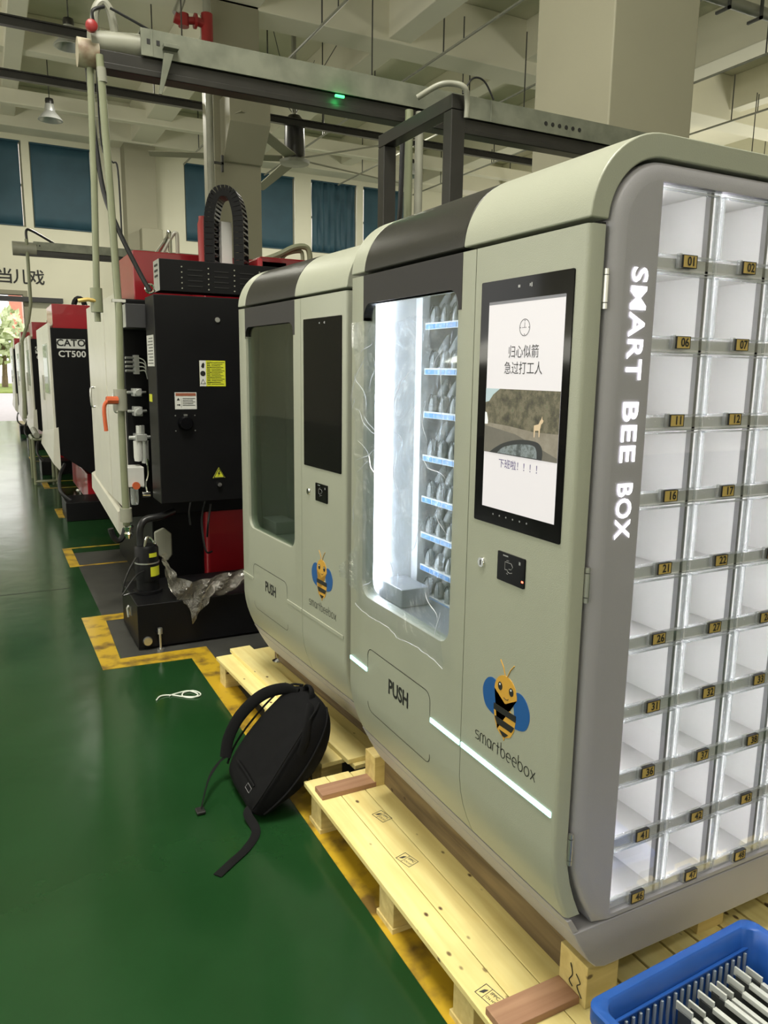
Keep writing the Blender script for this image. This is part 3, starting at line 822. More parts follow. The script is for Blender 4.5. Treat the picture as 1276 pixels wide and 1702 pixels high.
def cabinet(name, loc, rz, lit, label):
    root = thing(name, loc, label, 'vending machine', rz)
    sh = M['shell']
    # arched roof cap in three colours
    cap_pts = outline(0, zmin=1.923); cap_in = outline(.052, zmin=1.923)
    def cap(y0, y1, nm, m_, r0=0, r1=0):
        # outer run from left seam over the top to the right seam
        o_ = [p for p in outline(0, n=16) if p[1] >= 1.916]
        o_ = sorted(o_, key=lambda p: math.atan2(p[1]-1.7, -(p[0]-DP/2)))
        # order from left to right
        o_ = sorted(set((round(p[0], 5), round(p[1], 5)) for p in o_), key=lambda p: -math.atan2(p[1]-1.915+1e-6, p[0]-DP/2))
        out = [(0, 1.923)]+[p for p in o_ if p[1] > 1.924]+[(DP, 1.923)]
        i_ = [p for p in outline(.052, n=16) if p[1] >= 1.916]
        i_ = sorted(set((round(p[0], 5), round(p[1], 5)) for p in i_), key=lambda p: math.atan2(p[1]-1.915+1e-6, p[0]-DP/2))
        inn = [(DP-.052, 1.923)]+[p for p in i_ if p[1] > 1.924]+[(.052, 1.923)]
        mb = KB().prism(out+inn, 'Y', y0, y1)
        return mb.build(nm, m_, root, bevel=.004)
    cap(0, .484, 'roof_cap', sh)['label'] = 'white arched roof section'
    cap(.485, 1.089, 'roof_cap', M['charcoal'])['label'] = 'charcoal arched roof section'
    cap(1.09, WD, 'roof_cap', sh)['label'] = 'narrow white arched roof section'
    # base skirt
    sk = outline(-.002, zmax=.197)
    KB().prism(sk, 'Y', -.004, WD+.002).build('base_skirt', M['silver'], root, bevel=.004)
    sk = [(fx(z)-.002, z) for z in (.240, .225, .21, .1975)]+[(.098, .1975), (.072, .240)]
    KB().prism(sk, 'Y', -.003, WD+.001).build('skirt_lip', M['silver'], root, bevel=.002)
    # inner carcass seen in the gaps
    mb = KB()
    mb.box(.06, .40, .4195, .4205, .32, 1.92)                      # partition behind the control door
    mb.box(.06, DP-.06, WD-.02, WD-.004, .32, 1.93)            # far side
    mb.box(DP-.05, DP-.03, .01, WD-.01, .32, 1.93)             # back
    mb.box(.07, DP-.07, .42, WD-.02, 1.93, 2.03)
    mb.build('carcass', M['silver'], root)
    # control door (near, right in the picture)
    mb = KB(); door_strip(mb, 0, .4185, .246, 1.912, r0=True)
    d1 = mb.build('control_door', sh, root)
    d1['label'] = 'white door with the screen and card reader'
    # window door
    mb = KB()
    door_strip(mb, .4215, .50, .246, 1.912); door_strip(mb, 1.085, WD, .246, 1.912, r1=True)
    door_strip(mb, .50, 1.085, .246, .81); door_strip(mb, .50, 1.085, 1.82, 1.912)
    for (cy, sy) in ((.50, 1), (1.085, -1)):
        rr = .055
        mb.prism([(cy, .81), (cy+sy*rr, .81)]+[(cy+sy*rr-sy*rr*math.sin(R(a)), .81+rr-rr*math.cos(R(a))) for a in range(0, 91, 15)], 'X', 0, .044)
    d2 = mb.build('window_door', sh, root)
    d2['label'] = 'white door with the tall display window and push flap'
    # charcoal band above the window
    rr = .045
    band = [(.484, 1.765), (.50, 1.765)]+[(.50+rr-rr*math.cos(R(a)), 1.775+rr*math.sin(R(a))) for a in range(0, 91, 15)]
    band += [(1.085-rr+rr*math.sin(R(a)), 1.775+rr*math.cos(R(a))) for a in range(0, 91, 15)]+[(1.085, 1.765), (1.089, 1.765), (1.089, 1.9115), (.484, 1.9115)]
    mb = KB(); plate(mb, band, [], 'X', -.0015, .03)
    mb.build('header_panel', M['panel_dark'], d2, smooth=0)
    KB().box(.012, .015, .495, 1.09, .80, 1.83).build('window_pane', M['glass'] if lit else M['glass_dark'], d2, smooth=0)
    # push flap
    mb = KB()
    fl = rrect(.595, 1.032, .385, .627, [.03]*4, 5)
    pts = [p for p in fl]
    top = [p for p in pts if p[1] > .45]
    groove(mb, fl+[fl[0]], .0013)
    mb.build('flap_groove', M['black'], d2, smooth=0)
    fo = KB(); fo.cur = 0
    put_text(fo, 'PUSH', (-.0012, .800, .541), U, V, .074, sx=.80, weight=.0018)
    fo.build('push_lettering', M['black'], d2, smooth=0)
    # indicator light bars
    bm_ = M['led_bar'] if lit else sh
    for (y0, y1) in ((1.036, WD-.012), (.424, .590), (.014, .416)):
        KB().box(-.0035, .004, y0, y1, .5335, .5490).build('light_bar', bm_, root, bevel=.0015)['label'] = 'glowing pale cyan light bar' if lit else 'unlit light bar'
    # screen
    s = KB().prism(rrect(.036, .387, 1.212, 1.824, .004, 2), 'X', -.003, .02).build('screen', M['black_gloss'], root, smooth=0)
    mb = KB()
    mb.box(-.0036, -.003, .226, .234, 1.800, 1.806).box(-.0036, -.003, .186, .190, 1.800, 1.806).box(-.0036, -.003, .180, .184, 1.798, 1.808)
    mb.build('camera_mark', M['inner_grey'], s, smooth=0)
    # lock and card reader
    lk = KB().lathe([(.001, -.006), (.013, -.006), (.015, -.001), (.015, .004), (.001, .004)], (0, .345, 1.10), 20, 'X').build('lock', M['chrome'], root)
    KB().box(-.0072, -.006, .344, .346, 1.093, 1.107).build('keyhole', M['black'], lk, smooth=0)
    rd = KB().prism(rrect(.158, .271, 1.073, 1.137+.012, .003, 2), 'X', -.004, .01).build('card_reader', M['black_gloss'], root, smooth=0)
    mb = KB()
    def ln(pl, w_=.0006):
        for a, b_ in zip(pl[:-1], pl[1:]): mb.tube([(-.0043, a[0], a[1]), (-.0043, b_[0], b_[1])], w_, 4)
    ln([(.238, 1.106), (.238, 1.126), (.212, 1.126), (.205, 1.118), (.212, 1.110), (.222, 1.110)])
    ln([(.238, 1.106), (.226, 1.106), (.226, 1.102), (.216, 1.100), (.207, 1.103)])
    ln([(.232, 1.130), (.222, 1.131)]); ln([(.230, 1.097), (.224, 1.096)])
    mb.box(-.0045, -.004, .175, .181, 1.130, 1.138).box(-.0045, -.004, .226, .247, 1.140, 1.143)
    mb.build('reader_icon', M['inner_grey'], rd, smooth=0)
    if lit:
        KB().box(-.0046, -.004, .161, .168, 1.088, 1.0925).build('glow_dot', emit('red_indicator', (1, .15, .08), 4), rd, smooth=0)
    bee_logo(root)
    return root, d1, d2, s

A, A1, A2, AS = cabinet('vending_machine', (1.012, 1.144, .245), 0, True, 'large white vending cabinet with lit window, glowing lettering and clear lockers, nearest the camera')
B, B1, B2, BS = cabinet('vending_machine', (1.082, 2.379, .231), R(3.09), False, 'unlit white vending cabinet with dark window and dark screen, standing behind the near one')

# ---- side face of both (the near one holds the lockers)
LX0, LX1, LZ0, LZ1 = .194, 1.196, .216, 2.014
def side_frame(root, lockers):
    mb = KB()
    rs = []
    for d, y in ((.0585, .05), (.0585, .012), (.061, .004), (.070, -.002), (.084, -.006), (.098, -.007)):
        rs.append([(x, y, max(z, .2045)) for x, z in outline(d)])
    mb.rings(rs, cap=False)
    face = outline(.098, zmin=.2045)
    plate(mb, face, [rect(LX0, LX1, LZ0, LZ1)] if lockers else [], 'Y', -.007, .012)
    o = mb.build('side_frame', M['silver'], root, smooth=40)
    o['label'] = 'grey frame around the lockers' if lockers else 'grey side panel'
    return o
SF = side_frame(A, True)
side_frame(B, False)
# hinges on the near edge
for z in (1.78, 1.12, .445):
    h = KB().cyl((.050, -.004, z-.028), (.050, -.004, z+.028), .0065, n=10).build('hinge', M['steel'], A)
    KB().cyl((.050, -.004, z+.030), (.050, -.004, z+.042), .0060, n=10).build('hinge_pin', M['steel'], h)
    KB().cyl((.050, -.004, z-.042), (.050, -.004, z-.030), .006, n=10).build('hinge_pin', M['steel'], h)
# black rubber-like gap behind the door
KB().box(.046, .0582, .016, .03, .27, 1.92).build('door_gasket', M['gap'], A, smooth=0)

# glowing vertical lettering
for word, zc, zl in (('SMART', 1.709, .243), ('BEE', 1.470, .137), ('BOX', 1.287, .131)):
    mb = KB()
    put_text(mb, word, (.140, -.0095, zc), (0, 0, -1), (1, 0, 0), .0640, weight=.0013, sx=1.0, space=1.08)
    zz = [v[2] for v in mb.v]; lo, hi = min(zz), max(zz); f_ = zl*K/(hi-lo)
    mb.v = [(v[0], v[1], (v[2]-(lo+hi)/2)*f_+(zc-.06)*K) for v in mb.v]
    o = mb.build('glowing_lettering', M['led_letters'], A, smooth=0)
    o['label'] = 'white glowing word %s running down the grey frame' % word

# ---- lockers: carcass
CW = (LX1-LX0)/5; RH = (LZ1-LZ0)/10; DY = .38
mb = KB()
mb.box(LX0-.02, LX1+.02, DY, DY+.01, LZ0-.02, LZ1+.02)
mb.box(LX0-.012, LX0-.001, .012, DY, LZ0-.02, LZ1+.02).box(LX1+.001, LX1+.012, .012, DY, LZ0-.02, LZ1+.02)
mb.box(LX0-.02, LX1+.02, .012, DY, LZ1+.001, LZ1+.012).box(LX0-.02, LX1+.02, .012, DY, LZ0-.012, LZ0-.001)
for c in range(1, 5):
    mb.box(LX0+c*CW-.010, LX0+c*CW-.002, .014, DY, LZ0, LZ1)
mb.build('locker_carcass', M['inner_white'], A, smooth=0)
for r_ in range(1, 10):
    z = LZ0+r_*RH
    o = KB().box(LX0, LX1, .016, DY, z-.004, z).build('locker_shelf', M['inner_white'], A, smooth=0)
for r_ in range(0, 10):
    z = LZ0+r_*RH
    KB().box(LX0, LX1, .010, .016, z-.006, z+.026).build('shelf_rail', M['rail'], A, smooth=0)
for c in range(5):
    x = LX0+(c+1)*CW
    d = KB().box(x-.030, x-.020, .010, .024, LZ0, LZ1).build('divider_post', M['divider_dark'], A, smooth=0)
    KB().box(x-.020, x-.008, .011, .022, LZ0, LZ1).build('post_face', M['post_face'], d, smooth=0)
for c in range(5):
    x = LX0+c*CW
    KB().box(x+.0005, x+.007, .026, .034, LZ0+.004, LZ1-.004).build('light_strip', M['led_cell'], A, smooth=0)['label'] = 'vertical white light strip inside the lockers'

def locker_door(r_, c):
    x0 = LX0+c*CW; z0 = LZ1-(r_+1)*RH
    x1 = x0+CW-.008; z1 = z0+RH
    mb = KB(); mb.cur = 0
    mb.box(x0+.006, x1-.004, .0035, .0050, z0+.032, z1-.010)        # pane
    mb.cur = 1                                                   # edge rails of the clear door
    e = .0035
    mb.box(x0+.004, x0+.004+e, .000, .009, z0+.030, z1-.008).box(x1-.004-e, x1-.004, .000, .009, z0+.030, z1-.008)
    mb.box(x0+.004, x1-.004, .000, .009, z1-.012, z1-.008).box(x0+.004, x1-.004, .000, .009, z0+.029, z0+.033)
    mb.box(x1, x1+.003, .002, .008, z0+.002, z1).box(x0+.001, x1, .002, .008, z1-.004, z1-.002)
    mb.cur = 2
    mb.box(x0+.002, x1, .001, .004, z0+.003, z0+.0285)             # lower clear strip
    o = mb.build('locker_door', [M['acrylic'], M['acrylic_edge'], M['acrylic_strip']], A, smooth=0)
    tx = x0+.100
    mb = KB(); mb.cur = 0
    mb.box(tx-.021, tx+.021, -.008, .002, z0+.0060, z0+.0330)
    mb.cur = 1
    mb.box(tx-.0235, tx-.021, -.0085, .002, z0+.0060, z0+.0330)
    for q in ((tx-.0235, tx+.022, z0+.0052, z0+.0066), (tx-.0235, tx+.022, z0+.0322, z0+.0336), (tx+.0205, tx+.022, z0+.0052, z0+.0336)):
        mb.box(q[0], q[1], -.0088, .002, q[2], q[3])
    put_text(mb, '%02d' % (r_*5+c+1), (tx+.004, -.0090, z0+.0190), (1, 0, 0), (0, 0, 1), .0275, weight=.0007, sx=.95)
    mb.cur = 2
    mb.box(tx-.031, tx-.0235, -.006, .004, z0+.004, z0+.036)
    mb.build('number_tag', [M['tag_yellow'], M['black'], M['acrylic_edge']], o, smooth=0)
    mb = KB().box(tx-.040, tx-.026, .030, .034, z0+.0005, z0+.004).box(tx-.034, tx-.030, .024, .040, z0+.0005, z0+.003)
    mb.build('latch', M['gap'], o, smooth=0)
for r_ in range(10):
    for c in range(5):
        locker_door(r_, c)

# ---- window interiors
def interior(root, lit):
    mb = KB(); mt = M['inner_white']
    mb.box(.046, .66, 1.165, 1.170, .76, 1.90)     # far wall
    mb.box(.046, .66, .440, .446, .76, 1.90)       # near wall
    mb.box(.655, .66, .446, 1.165, .76, 1.90)      # back
    mb.box(.046, .66, .446, 1.165, 1.885, 1.90)    # top
    o = mb.build('display_compartment', mt if lit else M['inner_grey'], root, smooth=0)
    KB().box(.046, .66, .446, 1.165, .76, .775).build('compartment_floor', M['inner_grey'], root, smooth=0)
    KB().box(.10, .215, .97, 1.150, .775, .842).build('drop_tray', M['inner_grey'], root, bevel=.004)
    if not lit:
        KB().box(.10, .106, 1.155, 1.164, .79, 1.86).build('light_strip', M['inner_grey'], root, smooth=0)
    else:
        KB().box(.085, .140, 1.150, 1.164, .80, 1.87).build('light_strip', M['led_white'], root, bevel=.003)['label'] = 'bright white vertical light strip in the window'
    KB().box(.245, .275, 1.118, 1.164, .775, 1.885).build('shelf_upright', M['inner_white'] if lit else M['inner_grey'], root, smooth=0)
    return o
interior(A, True); interior(B, False)
SZ = [1.765, 1.608, 1.455, 1.298, 1.145, 1.010, .887, .778]
for k, z in enumerate(SZ):
    t_ = KB().box(.262, .60, .50, 1.116, z-.004, z).build('product_shelf', M['inner_white'], A, smooth=0)
    mb = KB().box(.256, .262, .50, 1.116, z-.019, z+.004)
    mb.build('price_strip', M['white_print'], t_, smooth=0)
    mb = KB()
    for j in range(4): mb.box(.2545, .256, 1.108-.068*j-.062, 1.108-.068*j, z-.017, z-.001)
    mb.build('blue_label', M['blue_label'], t_, smooth=0)
    mb = KB()
    for j in range(4):
        put_text(mb, '%s%d' % ('ABCDEFGH'[k], j+1), (.2535, 1.077-.068*j, z-.009), U, V, .014)
    mb.build('label_lettering', M['white_print'], t_, smooth=0)
SH = ['top', 'second', 'third', 'fourth', 'fifth', 'sixth', 'seventh', 'lowest']
def TP(p): # cabinet-local measured point to world
    q = TM @ Vector(p); return Vector((A.location.x+q.x, A.location.y+q.y, A.location.z+q.z))
pk0 = None
for k, z in enumerate(SZ):
    for j in range(5):
        p = TP((.285, 1.082-.071*j, z+.002))
        lab = 'grey blister pack on the %s shelf behind the lit window, %s' % (SH[k], ['leftmost', 'second from the left', 'third from the left', 'fourth from the left', 'rightmost'][j])
        grp = 'grey packs on the %s shelf' % SH[k]
        if pk0 is None:
            pk0 = thing('blister_pack', p, lab, 'pack', 0, grp)
            mb = MB()
            rs = []
            for t, hw_, dd, xo in ((0, .021, .012, 0), (.03, .0225, .016, .006), (.06, .021, .016, .016), (.085, .015, .011, .025), (.102, .008, .006, .031), (.106, .002, .002, .033)):
                rs.append([(xo+dd*math.sin(a)+.012, hw_*math.cos(a), t) for a in [2*PI*q/14 for q in range(14)]])
            mb.rings(rs); mb.build('backing', M['pack'], pk0)
            mb = MB(); rs = []
            for t, hw_, dd in ((.001, .019, .010), (.02, .020, .013), (.038, .017, .011), (.050, .009, .007), (.053, .002, .002)):
                rs.append([(-.010+dd*math.sin(a)+t*.15, hw_*math.cos(a)*.95, t) for a in [2*PI*q/14 for q in range(14)]])
            mb.rings(rs); mb.build('pouch', M['pack'], pk0)
            MB().tube(catmull([(-.014, .012, .004), (-.016, .014, .035), (-.014, 0, .056), (-.016, -.014, .035), (-.014, -.012, .004)], 5), .0012, 5).build('wire_hook', M['hose'], pk0)
        else:
            o = copy_tree(pk0); o.location = p; o['label'] = lab; o['group'] = grp

# ---- display picture on the near screen
wm = emit('screen_white', (.60, .575, .60), .68)
ds = KB().box(-.0036, -.0028, .059, .350, 1.255, 1.772).build('display', wm, AS, smooth=0)
KB().box(-.0039, -.0034, .059, .350, 1.766, 1.773).build('status_bar', emit('status_bar', (.12, .12, .13), 1), AS, smooth=0)
# photograph shown on the screen, a flat lit picture made of procedural colours
def pic(name, stops, scale, s=1.0):
    m_, N, L, b = new_mat(name)
    tc = N.new('ShaderNodeTexCoord'); n = N.new('ShaderNodeTexNoise'); n.inputs['Scale'].default_value = scale; n.inputs['Detail'].default_value = 9
    n.inputs['Roughness'].default_value = .75
    L.new(tc.outputs['Object'], n.inputs['Vector'])
    r = N.new('ShaderNodeValToRGB')
    r.color_ramp.elements[0].position, r.color_ramp.elements[0].color = stops[0][0], (*stops[0][1], 1)
    r.color_ramp.elements[1].position, r.color_ramp.elements[1].color = stops[-1][0], (*stops[-1][1], 1)
    for p_, c_ in stops[1:-1]:
        e = r.color_ramp.elements.new(p_); e.color = (*c_, 1)
    L.new(n.outputs['Fac'], r.inputs[0]); L.new(r.outputs[0], b.inputs['Emission Color']); b.inputs['Emission Strength'].default_value = s
    b.inputs['Base Color'].default_value = (.02, .02, .02, 1)
    return m_
def flat(name, pts, m_, x, parent=None):
    mb = KB(); plate(mb, pts, [], 'X', x, x+.0004); return mb.build(name, m_, parent or AS, smooth=0)
flat('picture_bush', [(.059, 1.40), (.350, 1.40), (.350, 1.560), (.059, 1.560)], pic('pic_bush', [(.35, (.03, .025, .015)), (.5, (.11, .10, .05)), (.58, (.20, .17, .10)), (.7, (.09, .13, .05))], 38, .9), -.0040)
flat('picture_sky', [(.350, 1.560), (.290, 1.560), (.318, 1.545), (.335, 1.528), (.350, 1.525)], emit('pic_sky', (.30, .38, .40), .9), -.0043)
flat('picture_verge', [(.059, 1.40), (.350, 1.40), (.350, 1.474), (.25, 1.470), (.15, 1.462), (.059, 1.463)], pic('pic_verge', [(.3, (.20, .17, .11)), (.7, (.36, .32, .23))], 20, .9), -.0042)
flat('picture_road', [(.059, 1.398), (.350, 1.398), (.350, 1.466), (.22, 1.452), (.059, 1.408)], pic('pic_road', [(.3, (.12, .11, .08)), (.7, (.18, .165, .12))], 12, .9), -.0044)
flat('picture_mirror', [(p.x, p.y) for p in catmull([(.325, 1.398, 0), (.300, 1.412, 0), (.26, 1.428, 0), (.20, 1.440, 0), (.14, 1.440, 0), (.118, 1.430, 0), (.112, 1.414, 0), (.114, 1.398, 0)], 5)], emit('pic_mirror', (.015, .017, .018), 1), -.0047)
flat('picture_mirror_glass', [(p.x, p.y) for p in catmull([(.290, 1.400, 0), (.262, 1.417, 0), (.20, 1.429, 0), (.150, 1.430, 0), (.135, 1.420, 0), (.132, 1.400, 0)], 5)], pic('pic_glass', [(.40, (.05, .065, .06)), (.52, (.24, .28, .27)), (.62, (.07, .09, .07))], 26, 1), -.0050)
# the small deer by the road and the white car at the left
dm = emit('pic_deer', (.42, .32, .20), .95)
flat('picture_deer', [(.148, 1.478), (.148, 1.466), (.147, 1.450), (.144, 1.450), (.143, 1.466), (.130, 1.467), (.129, 1.452), (.126, 1.452), (.125, 1.470), (.122, 1.482), (.116, 1.486), (.114, 1.491), (.118, 1.494), (.119, 1.501), (.122, 1.494), (.126, 1.490), (.131, 1.482)], dm, -.0046)
flat('picture_car', [(.350, 1.500), (.343, 1.499), (.339, 1.488), (.336, 1.478), (.337, 1.470), (.350, 1.469)], emit('pic_car', (.55, .56, .56), .95), -.0047)
mb = KB()
for rr_ in range(24):
    a0, a1 = R(rr_*15), R(rr_*15+15)
    mb.quad(*[(-.0042, .201+q*math.cos(a), 1.706+q*math.sin(a)) for q, a in ((.0185, a0), (.0201, a0), (.0201, a1), (.0185, a1))])
mb.box(-.0042, -.004, .2004, .2016, 1.706, 1.718).box(-.0042, -.004, .201, .211, 1.7055, 1.7065).box(-.0042, -.004, .194, .201, 1.7055, 1.7065)
for q in (0, 90, 180, 270):
    mb.box(-.0042, -.004, .201+.016*math.cos(R(q))-.0012, .201+.016*math.cos(R(q))+.0012, 1.706+.016*math.sin(R(q))-.0012, 1.706+.016*math.sin(R(q))+.0012)
put_text(mb, '归心似箭', (-.0042, .2025, 1.648), U, V, .0325, sx=.92)
put_text(mb, '急过打工人', (-.0042, .202, 1.609), U, V, .0325, sx=.92)
mb.build('screen_lettering', M['black'], AS, smooth=0)
mb = KB()
put_text(mb, '下班啦！！！！', (-.0042, .198, 1.373), U, V, .0245)
mb.build('screen_caption', emit('caption_purple', (.035, .02, .10), 1), AS, smooth=0)
mb = KB()
for k in range(6): mb.prism([(.30-.028*k+.0025*math.cos(R(a)), 1.239+.0025*math.sin(R(a))) for a in range(0, 360, 60)], 'X', -.0035, -.003)
mb.build('navigation_icon', M['inner_grey'], AS, smooth=0)

# ---- crumpled clear film hanging over the lit window, and the film strip across the gap
def film(name, pts_fn, nu, nv, m_, label, cat='film'):
    mb = MB(); rs = [[pts_fn(i/nu, j/nv) for j in range(nv+1)] for i in range(nu+1)]
    mb.rings(rs, cap=False, closed=False)
    o = mb.build(name, m_, None, smooth=180)
    return tag(o, label, cat)
def ff(u, v):
    y = 1.115-u*(1.115-.497); z = 1.755-v*(1.755-.770)
    if v > .9: z -= (.012*math.sin(PI*u)+.03*max(0, u-.88)/.12)*(v-.9)/.1
    x = -.016-.010*math.sin(u*9+v*5)*math.sin(v*7-u*4)-.006*math.sin(u*23+v*31)-.004*abs(math.sin(u*37-v*19))
    x += .0*v
    x = min(x, -.004)
    z += .006*math.sin(u*21)
    return TP((x, y, z))
film('protective_film', ff, 60, 90, M['film'], 'crumpled clear protective film hanging over the lit display window')
# bright stretched creases are folds of the same film: modelled as thin raised ridges
fo = [o for o in bpy.data.objects if o.name == 'protective_film'][0]
rnd = random.Random(4)
def onf(u, v): 
    p = ff(u, v); return p+Vector((-.003, 0, 0))
for k in range(34):
    u0, v0 = rnd.random(), rnd.random(); a = rnd.uniform(-1.3, 1.3); l = rnd.uniform(.08, .30)
    pts = []
    for q in range(9):
        t = q/8; uu = u0+l*t*math.sin(a)*1.2+.02*math.sin(t*5+k); vv = v0+l*t*math.cos(a)
        if 0 < uu < 1 and 0 < vv < .95: pts.append(onf(uu, vv))
    if len(pts) > 3:
        MB().tube(pts, [.0003+.0010*math.sin(PI*i/(len(pts)-1)) for i in range(len(pts))], 4).build('crease', M['crease'], fo)
MB().tube([onf(i/30, 1) for i in range(31)], .0012, 5).build('film_edge', M['crease'], fo)
# gathered film tail at the left that sticks to the far edge of the cabinet
def tail(u, v):
    p = TP((-.012-.02*math.sin(u*6)*(1-u), 1.10+.16*u, .905-.05*u-(v-.5)*.16*(1-u*.85)-.008*math.sin(v*9+u*5)))
    return p
film('film_tail', tail, 14, 8, M['film'], 'twisted clear film end stretched from the lit window to the next cabinet')
def tail2(u, v):
    return TP((-.014-.015*math.sin(u*5), 1.10+.075*u, 1.73+.02*u-(v-.3)*.10*(1-u*.7)))
film('film_corner', tail2, 8, 6, M['film'], 'loose clear film corner sticking out at the upper left of the lit window')

wm_ = MB(); wm_.T = Matrix.Translation(-Vector(A.location))
wm_.lathe([(.001, -.018), (.045, -.018), (.05, -.012), (.05, .012), (.045, .018), (.001, .018)], (1.78, 1.26, .1825), 20, 'Y').build('castor_wheel', M['hose'], A)

# ============================================================ MACHINING CENTRES
def WB(root):
    m_ = MB(); m_.T = Matrix.Translation(-Vector(root.location)); return m_
T1 = thing('machining_centre', (.80, 5.2, 0), 'big black and red machine tool with warning stickers, directly left of the cabinets', 'machine tool')
WB(T1).box(.885, 1.98, 4.6, 4.863, .80, 2.015).build('electrical_cabinet', M['cnc_black'], T1, bevel=.006)
cab = [o for o in bpy.data.objects if o.name == 'electrical_cabinet'][0]
vb = WB(T1).box(.924, 2.05, 4.6, 4.756, 2.035, 2.213).build('vent_box', M['cnc_black'], T1, bevel=.004)
mb = WB(T1)
for k in range(6):
    for j in range(5): mb.cyl((1.05+k*.155, 4.601, 2.175-j*.030), (1.05+k*.155, 4.596, 2.175-j*.030), .0042, n=8)
mb.build('rivet', M['pipe_grey'], vb)
mb = WB(T1)
for k in range(5):
    for j in range(4): mb.box(1.085+k*.155, 1.17+k*.155, 4.597, 4.60, 2.158-j*.030, 2.163-j*.030)
mb.build('louvre', M['gap'], vb)
WB(T1).box(.921, .924, 4.603, 4.752, 2.037, 2.21).build('end_plate', M['alu'], vb)
mb = WB(T1)
for j in range(3): mb.box(.9195, .921, 4.63, 4.72, 2.115+j*.030, 2.127+j*.030)
mb.build('end_slot', M['gap'], vb)
mb = WB(T1).lathe([(.001, -.006), (.014, -.006), (.016, 0), (.001, 0)], (1.251, 4.598, 1.885), 16, 'Y'); mb.build('cabinet_lock', M['steel'], cab)
mb = WB(T1).lathe([(.001, -.02), (.013, -.018), (.016, 0), (.001, 0)], (1.236, 4.60, .901), 16, 'Y'); mb.build('cabinet_knob', M['chrome'], cab)
# warning stickers
st = WB(T1).box(1.136, 1.292, 4.598, 4.60, 1.497, 1.648).build('warning_sticker', M['sticker_y'], cab, smooth=0); st['label'] = 'yellow multi-line warning sticker'
mb = WB(T1).box(1.136, 1.174, 4.597, 4.5985, 1.497, 1.648); mb.build('pictogram_strip', M['sticker_w'], st, smooth=0)
mb = WB(T1)
mb.lathe([(.0155, -.0005), (.0130, -.0005), (.0130, .0), (.0155, .0)], (1.155, 4.5965, 1.572), 16, 'Y')
mb.tube([(1.146, 4.5962, 1.581), (1.164, 4.5962, 1.563)], .0012, 4)
mb.prism([(1.146, 1.612), (1.150, 1.628), (1.160, 1.636), (1.166, 1.626), (1.163, 1.606), (1.152, 1.603)], 'Y', 4.596, 4.5968)
for p in ((1.141, 1.512, 1.169, 1.512), (1.169, 1.512, 1.155, 1.538), (1.155, 1.538, 1.141, 1.512)):
    mb.tube([(p[0], 4.5962, p[1]), (p[2], 4.5962, p[3])], .0012, 4)
for j in range(14):
    mb.box(1.180, 1.200 if j % 3 else 1.206, 4.5968, 4.598, 1.637-j*.0098, 1.6405-j*.0098)
    mb.box(1.206, 1.286-(j*37 % 5)*.006, 4.5968, 4.598, 1.637-j*.0098, 1.6395-j*.0098)
mb.build('sticker_print', M['black'], st, smooth=0)
s2 = WB(T1).box(.985, 1.113, 4.598, 4.60, 1.362, 1.461).build('notice_sticker', M['sticker_w'], cab, smooth=0); s2['label'] = 'white notice sticker with a red-brown header'
WB(T1).box(.990, 1.109, 4.597, 4.599, 1.440, 1.457).build('header_bar', mat('red_brown_print', (.28, .09, .05), .5), s2, smooth=0)
mb = WB(T1).prism([(.996, 1.414), (1.014, 1.414), (1.005, 1.430)], 'Y', 4.597, 4.599)
mb.box(.997, 1.012, 4.597, 4.599, 1.386, 1.390).prism([(1.009, 1.381), (1.016, 1.388), (1.009, 1.395)], 'Y', 4.597, 4.599)
mb.box(1.022, 1.023, 4.597, 4.599, 1.370, 1.432)
for j in range(5): mb.box(1.030, 1.104-(j % 2)*.012, 4.597, 4.599, 1.424-j*.010, 1.427-j*.010)
mb.build('sticker_print', M['black'], s2, smooth=0)
s3 = WB(T1).prism([(1.198, .942), (1.274, .942), (1.236, 1.006)], 'Y', 4.597, 4.60).build('voltage_sign', M['sticker_y'], cab, smooth=0)
mb = WB(T1)
for a, b_ in (((1.203, .945), (1.269, .945)), ((1.269, .945), (1.236, 1.000)), ((1.236, 1.000), (1.203, .945))):
    mb.tube([(a[0], 4.5965, a[1]), (b_[0], 4.5965, b_[1])], .0020, 4)
mb.prism([(1.238, .985), (1.228, .966), (1.236, .968), (1.230, .950), (1.246, .973), (1.238, .971), (1.243, .985)], 'Y', 4.596, 4.598)
mb.build('sign_print', M['black'], s3, smooth=0)
sw = WB(T1).lathe([(.001, -.035), (.035, -.033), (.043, -.02), (.046, 0), (.001, 0)], (1.043, 4.60, 1.28), 24, 'Y').build('rotary_switch', M['black_gloss'], cab)
mb = WB(T1).box(1.033, 1.053, 4.585, 4.60, 1.322, 1.333)
for q in ((.985, 1.235), (1.10, 1.235), (.985, 1.325), (1.10, 1.325)): mb.cyl((q[0], 4.598, q[1]), (q[0], 4.601, q[1]), .004, n=8)
mb.build('switch_screw', M['steel'], sw)
WB(T1).box(.883, .885, 4.64, 4.84, 1.61, 1.79).build('rating_plate', M['sticker_w'], cab, smooth=0)
mb = WB(T1)
for j in range(9): mb.box(.8822, .883, 4.66, 4.82-(j % 3)*.02, 1.625+j*.018, 1.630+j*.018)
mb.build('plate_print', M['rod'], cab, smooth=0)
WB(T1).box(.882, .885, 4.75, 4.83, 1.40, 1.445).build('small_label', M['sticker_y'], cab, smooth=0)
